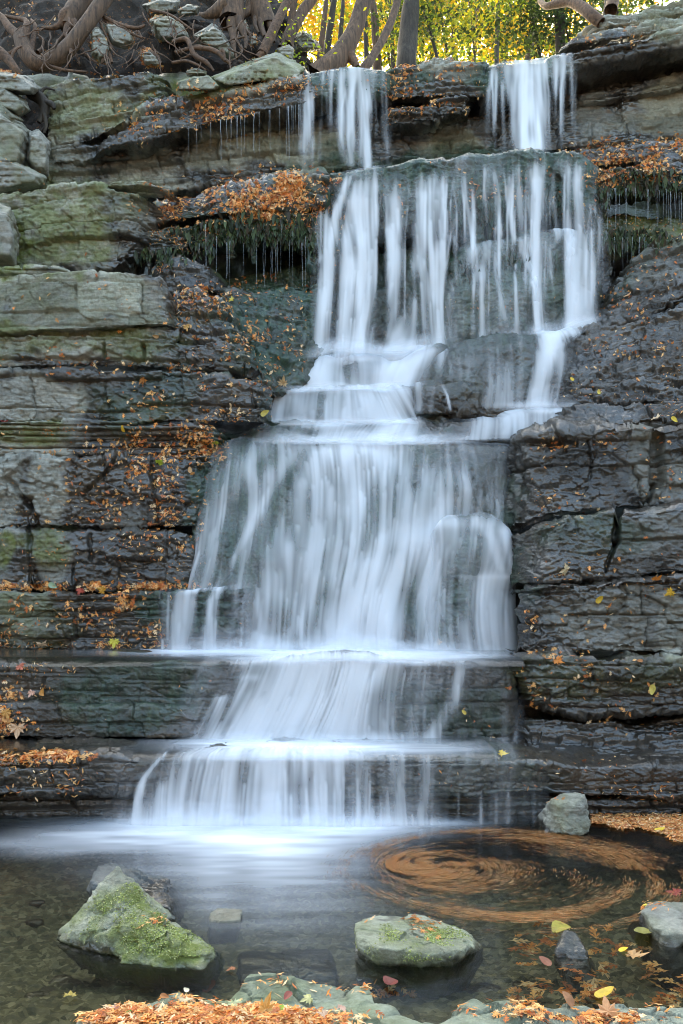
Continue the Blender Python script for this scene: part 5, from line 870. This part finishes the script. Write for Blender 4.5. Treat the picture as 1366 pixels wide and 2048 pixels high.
def leafy(name, label, px, py, Y, rad, cols, nleaf, size, seed, group, trunkpx=10, nclump=26):
    c = W(px, py, Y); b = np.array([c[0]+.3, Y, 8.9+.12*(Y-13)]); e = empty(name, b); tag(e, label, 'tree', group)
    q = np.array([[*b, trunkpx*Y/F*.5], [*(b*.5+c*.5+np.array([.1, 0, 0])), trunkpx*Y/F*.4], [*c, trunkpx*Y/F*.25], [c[0]-.1, c[1], c[2]+rad[2]*.7, .02]]); V, Fc = tube(q, 7, .15, seed=seed)
    raw_mesh('trunk', V, Fc, DARKB, parent=e); crown(e, c, rad, nclump, nleaf, size, cols, seed)
fl = [('maple_tree','golden maple foliage glowing behind the leaning cedars, farthest left',600,30,19,(2.0,1.5,1.6),YEL+ORA,2600,.13),('maple_tree','orange tinted maple foliage between the two large leaning cedars',665,45,21,(2.0,1.5,1.6),ORA+YEL,2600,.13),
      ('maple_tree','yellow maple foliage around the slender brown trunk',735,30,22,(1.9,1.5,1.7),YEL+ORA,2600,.13),('maple_tree','low green understory tree left of the thick dark cedar',770,70,18,(1.2,1,.9),GRN+YEL,1500,.12),
      ('maple_tree','green gold tree just right of the thick dark cedar',885,50,17.5,(1.4,1.2,1.4),GRN+YEL,2400,.12),('maple_tree','bright yellow maple above the grey cap rock',945,70,22,(2.0,1.4,1.3),YEL,2800,.13),
      ('maple_tree','high yellow green tree over the grey cap rock',930,-10,24,(2.4,1.6,1.5),YEL+GRN,2600,.14),('maple_tree','golden maple left of the right upper fall lip',1000,60,25,(2.2,1.5,1.8),YEL+ORA,3000,.14),
      ('maple_tree','orange gold maple above the right upper fall',1065,75,24,(1.6,1.4,1.2),ORA+YEL,2200,.13),('cedar_tree','dark green cedar hanging over the right upper fall',1060,5,16.5,(1.0,1,1.1),CED+GRN[:1],2600,.09),
      ('cedar_tree','dark green cedar behind the pale crooked limb',1130,45,16,(1.0,.9,1.1),CED,3000,.09),('cedar_tree','drooping dim cedar at the top right corner behind the ledges',1230,-10,17.5,(1.6,1,1.2),CED+GRN[:1],2400,.10),
      ('maple_tree','far orange maple glimpsed at the upper right corner',1180,20,27,(2.4,1.6,2),ORA,1800,.15),('cedar_tree','olive cedar boughs draping the thick dark trunk',850,25,15,(.9,.8,.9),CED+GRN,2000,.085),
      ('maple_tree','distant golden wall of leaves behind the left trunks',560,10,28,(3,2,2.6),ORA+YEL,2600,.17),('maple_tree','distant pale gold tree in the middle of the wood',820,30,30,(3,2,2.8),YEL+ORA,3000,.18),
      ('maple_tree','distant lemon yellow tree right of centre in the wood',980,0,32,(3.2,2,3),YEL,3200,.18),('maple_tree','distant orange tree behind the dark green cedars',1110,30,32,(3,2,2.8),ORA+YEL,2600,.18),('shrub','small lime green shrub growing beside the tilted slab',605,98,12.55,(.22,.15,.2),[(.25,.36,.03),(.45,.45,.04)],260,.06),
      ('cedar_tree','unlit cedar boughs at the top left edge of the wood',470,-75,15.5,(1.8,1,1),CED,2200,.1),('maple_tree','gold tree far behind the right edge ledges',1380,0,26,(3,2,2.5),ORA+YEL,1800,.17),('maple_tree','golden tree beyond the far left of the gorge top',380,-60,24,(3,2,2.2),YEL+ORA,1600,.17)]
for i, (nm, lb, px, py, Y, rad, cols, nl, sz) in enumerate(fl): leafy(nm, lb, px, py, Y, rad, cols, nl, sz, 820+i, 'autumn trees behind the falls' if nm == 'maple_tree' else ('dark cedars behind the falls' if nm == 'cedar_tree' else None), nclump=8 if nm == 'shrub' else 30, trunkpx=3 if nm == 'shrub' else 9)
# ================================================================== FALLEN LEAVES
PV = np.concatenate(POOLV); del POOLV[:]
PV = PV[(PV[:, 6] > -60) & (PV[:, 6] < 1430) & (PV[:, 7] > -30) & (PV[:, 7] < 2075)]
ci = ((PV[:, 6]+60)//3).astype(int); cj = ((PV[:, 7]+30)//3).astype(int); key = cj*600+ci; zb = np.full(600*760, 99., np.float32); np.minimum.at(zb, key, PV[:, 1])
PV = PV[PV[:, 1] < zb[key]+.09]
def litter(label, bl, size=(.018, .05), seed=1, name='leaf_litter', tilt=.35, cat='leaf litter', lift=.006, palette=PAL, shape=None, up=.25, avoid=None):
    r = np.random.default_rng(seed); I = []
    for (cx, cy, rx, ry, n) in bl:
        d = ((PV[:, 6]-cx)/rx)**2+((PV[:, 7]-cy)/ry)**2; near = np.nonzero(d < 4)[0]
        if not len(near): continue
        wgt = np.exp(-d[near]*.9)*(.25+np.clip(.5+.9*vn(PV[near, 0]*6, PV[near, 1]*6, PV[near, 2]*6, seed), 0, 1)**2*3)*PV[near, 1]**0
        I.append(r.choice(near, n, p=wgt/wgt.sum()))
    I = np.concatenate(I); P = PV[I, :3]+r.normal(size=(len(I), 3))*.006; N = PV[I, 3:6].astype(float); P = P+N*lift*r.uniform(.4, 2, (len(I), 1))
    N[:, 2] += up; c = pal(len(I), r, palette); t = r.normal(size=(len(I), 3)); t[:, 2] -= .6
    h = len(I)*6//10; o1 = pieces(name, *(shape or SPRAY), P[:h], N[:h], r.uniform(*size, h)*1.3, c[:h], LEAF, tang=t[:h], tilt=tilt, r=r, curl=.25)
    tag(o1, label+', feathery sprays', cat, None, 'stuff')
    o2 = pieces(name, *SLIV, P[h:], N[h:], r.uniform(*size, len(I)-h)*.8, c[h:], LEAF, tang=t[h:], tilt=tilt, r=r, curl=.25)
    tag(o2, label+', small slivers', cat, None, 'stuff')
litter('orange needles heaped on the leafy shelf left of the middle veil', [(600,375,50,25,700),(540,395,80,35,950),(430,410,90,40,760),(480,450,90,30,480),(620,410,30,30,260),(350,400,60,20,260),(330,440,60,40,150),(600,420,40,30,280),(380,485,60,20,120),(340,535,50,20,60)], (.022,.07), 1001)
litter('orange needles clinging to the black overhang left of the upper fall', [(330,235,70,30,230),(450,215,90,30,330),(560,180,60,25,240),(270,260,50,30,110),(540,165,70,12,120)], (.025,.07), 1002)
litter('orange needles caught on the grey cap rock and dark shelf between the upper falls', [(810,150,40,30,150),(880,145,60,30,110),(860,210,80,20,170),(800,225,30,20,60),(960,170,30,30,40),(1000,150,20,30,50),(765,165,12,30,70)], (.022,.06), 1003)
litter('orange needles piled on the leafy shelf at the right', [(1250,300,70,18,380),(1340,300,50,20,280),(1290,350,80,25,500),(1220,340,30,40,240),(1200,400,12,50,110),(1330,370,40,15,180),(1280,450,70,25,170)], (.022,.062), 1004)
litter('orange flecks on the wet rocks beside and behind the middle veil', [(940,400,60,50,90),(1050,400,60,60,60),(680,500,15,80,50),(800,430,10,50,20),(980,600,100,50,60),(640,420,20,60,60),(730,400,60,60,20)], (.02,.05), 1005)
litter('orange leaf bits running down the stepped rocks left of the middle veil', [(400,590,40,25,150),(440,640,60,50,170),(520,650,50,70,170),(590,660,40,60,110),(400,700,60,40,60),(530,730,20,30,70),(560,640,60,40,80),(500,600,60,15,60),(370,600,10,60,40)], (.02,.06), 1006)
litter('scattered leaf flecks on the left wall blocks', [(180,620,150,90,30),(100,720,100,20,30),(200,735,150,8,50),(300,790,150,50,110),(440,790,80,50,150),(520,800,20,50,60),(280,855,200,8,60)], (.02,.055), 1007)
litter('orange leaf litter on the thin slates beside the cascade top', [(300,880,90,25,170),(370,890,60,25,200),(420,880,25,40,140),(60,862,80,6,60),(120,905,140,6,80),(340,910,80,8,120)], (.02,.06), 1008)
litter('leaf flecks over the brown black wall at the left of the main cascade', [(250,950,100,50,200),(330,1000,40,90,240),(200,1040,120,40,110),(250,1100,100,50,150),(60,1010,60,80,40),(350,1120,15,60,60),(100,1120,70,40,30)], (.022,.06), 1009)
litter('orange litter lining the lip of the low dark block', [(70,1172,90,5,210),(220,1172,120,5,260),(310,1172,30,5,60),(130,1215,90,25,130),(240,1200,40,30,110),(270,1265,35,18,130),(20,1255,40,20,110),(60,1292,100,5,180),(220,1290,80,5,160),(430,1270,60,20,16)], (.02,.065), 1010)
litter('orange litter on the smooth step at the left of the lower cascade', [(14,1400,22,22,110),(22,1446,36,16,240),(100,1335,30,15,70),(95,1380,15,20,30),(30,1340,20,12,30),(350,1420,200,40,10)], (.016,.045), 1011, tilt=.2, lift=.004)
litter('orange litter strip on the lowest left ledge', [(60,1512,70,6,420),(30,1525,40,8,160),(60,1560,60,25,60),(150,1560,30,25,30)], (.025,.075), 1012)
litter('orange flecks on the right rock shoulder and slope', [(1300,560,60,50,80),(1250,600,40,30,60),(1230,700,80,50,110),(1320,720,50,60,60),(1180,780,50,15,40),(1340,820,30,12,50),(1290,480,60,20,30),(1230,790,60,10,30)], (.02,.055), 1013)
litter('orange flecks on the brown wall and blue grey block at the right', [(1100,890,80,20,40),(1180,950,100,60,40),(1320,920,30,40,30),(1180,1100,120,40,22),(1320,1170,40,15,60),(1100,1150,40,8,24),(1060,1010,30,40,16)], (.018,.05), 1014)
litter('orange flecks on the mossy and black blocks at the lower right', [(1200,1230,120,50,26),(1110,1310,40,12,40),(1180,1345,120,25,40),(1060,1380,14,50,30),(1200,1420,140,60,60),(1060,1240,10,20,24),(1180,1550,120,40,70),(930,1430,40,50,14),(1290,1590,80,15,60),(880,1550,60,30,8)], (.018,.055), 1015)
litter('rusty needles and leaf scraps on the soil of the upper bank', [(60,60,80,50,200),(150,140,120,14,170),(60,20,90,20,120),(280,60,50,40,140),(340,110,60,25,130),(500,110,40,30,110),(530,80,40,40,90),(380,30,60,30,60),(650,115,20,20,40),(40,230,50,20,20),(50,340,40,25,30)], (.02,.06), 1016, palette=PAL*.8)
litter('orange needles strewn along the top right ledges', [(1220,75,60,12,90),(1170,95,30,10,40),(1310,60,50,10,30)], (.02,.05), 1017)
litter('deep pile of orange needles on the front shore', [(300,2034,80,11,1100),(430,2030,80,12,1300),(560,2040,100,10,1200),(650,2042,60,9,500),(200,2044,50,7,300),(400,2004,50,6,120),(350,2052,200,9,1200),(740,1975,20,6,40),(790,1995,30,6,40)], (.02,.055), 1018, up=1, tilt=.3, lift=.008)
litter('thin scatter of orange needles over the right part of the front shore', [(780,1990,60,12,70),(1050,2025,40,12,60),(1160,2038,60,8,70),(1230,2040,60,10,80),(960,2020,60,12,24),(1330,2020,40,14,24),(1060,2005,20,6,20),(580,1965,60,10,40),(660,1985,60,10,60)], (.02,.055), 1019, up=1)
litter('few orange needles lying on the boulders in the pool', [(320,1840,20,8,14),(280,1840,40,20,8),(870,1845,40,10,50),(800,1838,60,6,14),(880,1880,30,10,8),(1310,1815,20,10,80)], (.015,.04), 1020, up=1)
# wet moss hanging from the dripping hems
def hanging_moss(label, spots, n, seed, cols=((.035,.06,.02),(.06,.085,.03),(.05,.04,.022),(.02,.035,.018))):
    r = np.random.default_rng(seed); P = []
    for (cx, cy, rx, ry, k) in spots:
        d = ((PV[:, 6]-cx)/rx)**2+((PV[:, 7]-cy)/ry)**2; near = np.nonzero(d < 1)[0]
        if len(near): P.append(PV[r.choice(near, k), :3])
    P = np.concatenate(P).astype(float); m = len(P); s = r.uniform(.05, .17, m); P[:, 2] -= s*.3; P[:, 1] -= .02
    tag(pieces('hanging_moss', [(-.5,0,0),(-.1,-.16,.04),(.5,0,0),(-.15,.16,.04)], [(0,1,2,3)], P, np.array([0, -1., .1])+np.zeros((m, 3)), s, np.array(cols)[r.integers(0, len(cols), m)]*r.uniform(.6, 1.4, (m, 1)), LEAF, tang=np.array([0, 0, -1.])+r.normal(size=(m, 3))*.12, tilt=.5, r=r), label, 'moss', None, 'stuff')
hanging_moss('dark wet moss hanging from the leafy shelf left of the middle veil', [(420,490,40,22,170),(480,482,40,22,220),(540,475,40,24,240),(600,478,40,24,220),(640,490,20,25,80),(330,510,60,16,120),(520,440,120,20,160),(400,455,80,16,100)], 0, 61)
hanging_moss('dark wet moss hanging from the leafy shelf on the right', [(1210,392,20,18,110),(1260,384,40,16,160),(1330,380,40,16,170),(1300,350,80,14,100),(1240,478,40,22,150),(1300,475,40,18,120)], 0, 62)
hanging_moss('tufts of green slime along the brow of the middle veil', [(660,410,30,30,70),(760,410,20,30,50),(920,420,60,30,150),(1000,430,60,30,150),(1100,400,30,30,60),(940,540,60,30,120),(1060,520,60,30,90)], 0, 63, ((.02,.045,.03),(.035,.07,.045),(.05,.05,.03)))
# leaves afloat: the raft behind the stone and the slow eddy
def floating():
    r = np.random.default_rng(77); n = 8000; px = r.uniform(1150, 1600, n*3); py = 1628+r.beta(1.6, 2.0, n*3)*62
    k = (py < 1640+.17*(px-1150)+12*vn(px/40, py/12, 0, 5)+6) & ((px > 1182) | (py > 1662)); px, py = px[k][:n], py[k][:n]; Y = F*CAMZ/(py-HZ); P = np.stack([(px-CX)*Y/F, Y, .006+.006*r.random(len(px))], 1)
    tag(pieces('leaf_raft', *SLIV, P, np.array([0, 0, 1.])+np.zeros_like(P), r.uniform(.02, .06, len(P)), pal(len(P), r)*.8, LEAF, tilt=.2, r=r), 'raft of orange needles afloat behind the upright stone', 'leaf litter', None, 'stuff')
    n = 60000; rr = np.abs(r.choice([.12, .22, .36, .58, .74, .83], n, p=[.10, .16, .09, .14, .25, .26])+r.normal(size=n)*np.array(.065)); th = r.uniform(0, 2*np.pi, n)
    e0 = np.array([.50, 5.40]); c1 = np.array([1.0, 5.32]); f = sm(.12, .85, rr)[:, None]; cen = e0*(1-f)+c1*f
    el = 1+.10*np.cos(2*th)*rr; X = cen[:, 0]+rr*el*np.cos(th)*1.02; Y = cen[:, 1]+rr*np.sin(th)*1.0
    dens = .32+.6*vn(rr*9+th*.9, th*1.3, 0, 78)+.4*vn(rr*22+th*1.9, th*1.2, 0, 79)+.3*vn(X*3, Y*3, 0, 80); wgt = np.ones(n)
    a = (th+2*np.pi) % (2*np.pi); top = np.exp(-((a-1.75)/.95)**2); right = np.exp(-((a-6.0)/.8)**2)+np.exp(-((a-.1)/.7)**2); bot = np.exp(-((a-4.9)/.9)**2)
    wgt = np.where(rr > .66, .25+1.0*top+.9*right+.65*bot, np.where(rr > .46, .12+.75*right+.2*bot, 1.0))
    k = r.random(n) < np.clip(dens*wgt, 0, 1); X, Y, th, rr = X[k], Y[k], th[k], rr[k]; m = len(X)
    tg = np.stack([-np.sin(th), np.cos(th), 0*th], 1)+r.normal(size=(m, 3))*.06
    c = pal(m, r)*np.array([.60, .56, .52]); P = np.stack([X, Y, .005+.012*r.random(m)], 1)
    kk = np.sqrt((X-.86)**2+(Y-5.35)**2) < 5
    tag(pieces('leaf_eddy', [(-.5,0,0),(0,-.055,.0),(.5,0,0),(0,.055,.0)], [(0,1,2,3)], P[kk], np.array([0, 0, 1.])+np.zeros((kk.sum(), 3)), r.uniform(.02, .075, kk.sum()), c[kk], EDDY, tang=tg[kk], tilt=.02, r=r), 'orange needles drifting round in a wide slow eddy on the pool', 'leaf litter', None, 'stuff')
    n = 420; px = r.uniform(1020, 1400, n); py = r.uniform(1830, 1990, n); k = vn(px/50, py/25, 0, 9) > .0; px, py = px[k], py[k]; Y = F*CAMZ/(py-HZ); P = np.stack([(px-CX)*Y/F, Y, -.02-.05*r.random(len(px))], 1)
    tag(pieces('sunken_leaves', *SPRAY, P, np.array([0, 0, 1.])+np.zeros_like(P), r.uniform(.04, .11, len(P)), pal(len(P), r)*.9, LEAF, tilt=.2, r=r), 'blurred orange leaves under the water at the lower right', 'leaf litter', None, 'stuff')
EDDY = leaf_material('eddy_leaf', .1, .5)
def see_through(m, a):
    nt = m.node_tree; o = [q for q in nt.nodes if q.type == 'OUTPUT_MATERIAL'][0]; s = o.inputs[0].links[0].from_socket
    t = nt.nodes.new('ShaderNodeBsdfTransparent'); x = nt.nodes.new('ShaderNodeMixShader'); x.inputs[0].default_value = a
    nt.links.new(t.outputs[0], x.inputs[1]); nt.links.new(s, x.inputs[2]); nt.links.new(x.outputs[0], o.inputs[0])
see_through(EDDY, .28)
floating()
# ------------------------------------------------------------------ single large leaves
def maple_t():
    o = []
    for a, rr in [(-90,.10),(-62,.42),(-48,.30),(-30,.62),(-12,.40),(8,.66),(24,.42),(44,.66),(58,.40),(74,.62),(90,.95)]: o.append((a, rr))
    o = o+[(180-a, rr) for a, rr in o[-2:0:-1]]; V = [(0,0,.0)]+[(rr*math.cos(math.radians(a))*.62, rr*math.sin(math.radians(a))*.62, .05*math.sin(i*2.1)) for i, (a, rr) in enumerate(o)]
    k = len(o); Fc = [(0, i+1, (i+1) % k+1) for i in range(k)]; return V, Fc
MAPLE = maple_t()
_a = np.linspace(0, 2*np.pi, 12, endpoint=False); OVAL = ([(0,0,-.04)]+[(.5*math.cos(a)*(1+.0*math.cos(a)), .28*math.sin(a)*(1-.35*math.cos(a)), .05*abs(math.sin(a))) for a in _a], [(0, i+1, (i+1) % 12+1) for i in range(12)])
def find(px, py):
    d = (PV[:, 6]-px)**2+(PV[:, 7]-py)**2; k = np.argpartition(d, 12)[:12]; k = k[d[k] < d[k].min()+30]; i = k[np.argmin(PV[k, 1])]; return PV[i, :3].astype(float), PV[i, 3:6].astype(float)
LV = [(287,760,20,'m',(.62,.27,.08),'orange maple leaf stuck flat on the thick dark bluish block'),(1130,1134,32,'m',(.72,.58,.36),'cream maple leaf on the blue grey block right of the cascade'),(400,888,15,'m',(.7,.6,.4),'small cream maple leaf on the thin slates'),
  (430,885,18,'m',(.45,.5,.07),'lime green maple leaf at the left rim of the cascade top'),(318,921,22,'m',(.42,.52,.05),'yellow green maple leaf on the lip of the tall wall block'),(382,940,16,'o',(.55,.3,.12),'brownish curled leaf beside the upper left flank of the main cascade'),
  (1196,1195,20,'o',(.8,.55,.07),'yellow oval leaf below the cream maple leaf on the right'),(1305,1382,22,'o',(.75,.62,.14),'pale yellow oval leaf on the mossy bulging block'),(1112,1322,26,'m',(.68,.24,.04),'orange maple leaf in the tuft above the mossy bulging block'),
  (1338,1180,24,'m',(.78,.48,.05),'golden maple leaf at the right edge of the rough block'),(1312,1164,24,'m',(.7,.26,.05),'orange red maple leaf left of the golden one at the right edge'),(1278,1318,12,'o',(.6,.25,.08),'small orange leaf on the right above the mossy bulging block'),
  (1003,1507,26,'m',(.85,.58,.05),'bright yellow leaf lying on the right end of the lowest shelf'),(925,1422,12,'o',(.8,.6,.1),'tiny yellow leaf beside the lower cascade'),(42,1330,24,'m',(.55,.16,.09),'red maple leaf on the lip of the smooth left step'),
  (62,1386,20,'m',(.75,.42,.3),'pink tinted leaf hanging on the smooth left step'),(84,1388,26,'o',(.6,.26,.05),'orange oval leaf hanging beside the pink tinted one'),(35,1452,38,'m',(.72,.45,.26),'large tan maple leaf on the left litter heap by the second shelf'),(12,1425,26,'m',(.62,.32,.08),'ochre leaf at the left edge above the large tan one'),
  (85,1289,28,'m',(.75,.55,.36),'pale tan maple leaf on the water line of the left pool shelf'),(232,1280,26,'m',(.72,.6,.08),'yellow leaf with a red edge on the litter by the left shelf'),(105,1170,20,'o',(.35,.5,.32),'greyish green leaf on the lip of the low dark block'),(165,1180,22,'m',(.5,.08,.04),'dark red leaf on the lip of the low dark block'),(205,1180,24,'m',(.75,.4,.06),'golden leaf right of the dark red one on the low dark block'),
  (8,845,18,'m',(.55,.05,.04),'small crimson leaf at the left edge of the thin slates'),(246,860,16,'o',(.8,.5,.05),'golden leaf below the thick dark bluish block'),(462,600,16,'m',(.75,.6,.1),'yellow leaf at the head of the stepped brown lump'),(372,652,18,'m',(.72,.42,.14),'tan leaf on the crack beside the large pale block'),(307,673,14,'o',(.7,.42,.2),'tan leaf on the yellow green mossy layer'),
  (530,826,20,'o',(.72,.6,.16),'yellow oval leaf at the rim of the steps left of the cascade'),(565,770,24,'m',(.72,.5,.28),'pale leaf caught at the corner left of the basin steps'),(1312,836,26,'m',(.78,.58,.36),'cream leaf above the tall dark slot at the right'),(1346,838,16,'o',(.82,.6,.06),'yellow leaf right of the cream leaf near the right edge'),(1255,592,18,'o',(.7,.42,.22),'tan curled leaf on the right rock shoulder'),
  (1195,785,12,'o',(.8,.6,.1),'tiny yellow leaf below the dark fractured slope'),(1145,758,12,'o',(.8,.55,.06),'tiny yellow leaf at the rim of the small right stream'),(876,1286,20,'m',(.62,.4,.2),'tan leaf stranded at the foot of the main cascade'),(992,1163,14,'o',(.72,.45,.2),'small tan leaf on the knob of the main cascade'),
  (400,215,18,'m',(.6,.25,.08),'orange leaf on the black overhang below the pale green block'),(485,198,20,'m',(.65,.28,.08),'orange leaf on the black overhang near the tilted slab')]
G = 'single fallen leaves on the rocks'
def big_leaf(P, N, size, sh, col, label, seed, name):
    r = np.random.default_rng(seed); tm, tf = MAPLE if sh == 'm' else OVAL
    o = pieces(name, tm, tf, P[None], N[None], size, np.array([col])*.85, LEAF, tilt=.15, curl=.5, r=r); tag(o, label, 'leaf', G); return o
for i, (px, py, s, sh, col, lb) in enumerate(LV):
    P, N = find(px, py); N = N+np.array([0, -.25, .1]); N /= np.linalg.norm(N); big_leaf(P+N*.02, N, s*P[1]/F*(1.15 if sh == 'm' else 1.0), sh, col, lb, 2000+i, 'maple_leaf' if sh == 'm' else 'oval_leaf')
SH = [(225,2022,40,'m',(.75,.45,.36),'pink maple leaf at the left end of the shore pile'),(375,2008,46,'m',(.74,.6,.36),'cream maple leaf on the shore pile, left of centre'),(375,1990,20,'o',(.85,.78,.55),'whitish scrap of leaf at the edge of the shore pile'),(425,1988,44,'o',(.40,.15,.08),'long brown red leaf at the rim of the shore'),
  (468,2012,48,'m',(.62,.66,.38),'pale green maple leaf in the middle of the shore pile'),(418,2040,60,'m',(.74,.46,.10),'large golden leaf at the bottom of the shore pile'),(530,2030,60,'m',(.72,.38,.10),'wide orange maple leaf in the shore pile right of centre'),(560,2028,34,'o',(.32,.52,.06),'bright green leaf on the shore pile'),(505,2040,24,'o',(.4,.52,.12),'small green leaf at the bottom edge of the shore pile'),
  (615,2002,40,'m',(.70,.66,.30),'pale yellow leaf on the right part of the shore pile'),(645,2038,42,'m',(.68,.5,.36),'pinkish beige leaf at the bottom right of the shore pile'),(575,1998,30,'o',(.3,.07,.05),'dark maroon leaf near the middle of the shore'),(683,2018,40,'m',(.8,.5,.38),'salmon leaf at the right end of the shore pile'),(258,2034,22,'o',(.3,.5,.1),'small green leaf at the left part of the shore pile'),
  (1140,2002,40,'o',(.42,.2,.09),'brown curled leaf on the right part of the shore'),(1215,2030,70,'m',(.66,.34,.16),'large rusty leaf near the lower right corner of the shore'),(720,1966,24,'o',(.85,.84,.8),'white scrap of birch bark on the tip of the shore'),(330,2000,22,'o',(.5,.2,.06),'rusty oval leaf on the left half of the shore pile'),(590,2042,34,'m',(.55,.2,.06),'rust red maple leaf at the very bottom of the shore pile')]
for i, (px, py, s, sh, col, lb) in enumerate(SH):
    P, N = find(px, py); N = np.array([.35*math.sin(i*2.3), -.45+.3*math.sin(i*1.7), 1.]); N /= np.linalg.norm(N); big_leaf(P+np.array([0, 0, .022]), N, s*P[1]/F*.85, sh, col, lb, 2100+i, 'maple_leaf' if sh == 'm' else 'oval_leaf')
WT = [(1248,1896,30,'o',(.85,.62,.05),'bright yellow leaf floating right of the pointed stone'),(1210,1986,50,'o',(.7,.48,.06),'yellow leaf drifting close to the right shore'),(1355,1784,40,'m',(.32,.05,.03),'crimson leaf on the water at the right edge above the flat stone'),(1345,1880,24,'o',(.7,.45,.06),'golden leaf on the water near the right edge'),(780,1966,44,'o',(.20,.04,.03),'dark red leaf under the edge of the pale boulder'),(1320,1660,22,'o',(.85,.6,.05),'yellow leaf riding on the orange needle raft'),(1090,1922,32,'o',(.30,.11,.06),'brownish red leaf beside the foot of the pointed stone'),(1265,1910,60,'m',(.6,.34,.14),'tan leaf blurred in the water behind the yellow one'),(1290,1812,16,'o',(.85,.68,.1),'tiny yellow leaf on the flat stone at the right edge'),(1120,1852,60,'o',(.42,.36,.06),'olive yellow leaf afloat above the pointed stone'),(1285,1865,60,'o',(.36,.34,.1),'greenish leaf afloat left of the flat stone'),(140,1990,40,'m',(.4,.3,.06),'ochre leaf under water by the left end of the shore'),(375,1996,40,'m',(.42,.27,.07),'blurred ochre leaf in the water beside the shore pile'),(465,1935,26,'m',(.4,.15,.06),'reddish sunken leaf right of the green boulder')]
for i, (px, py, s, sh, col, lb) in enumerate(WT):
    z = .012 if i not in (8,) else .17; P = onz(px, py, z); big_leaf(P, np.array([0, 0, 1.]), s*P[1]/F, sh, col, lb, 2200+i, 'floating_leaf')
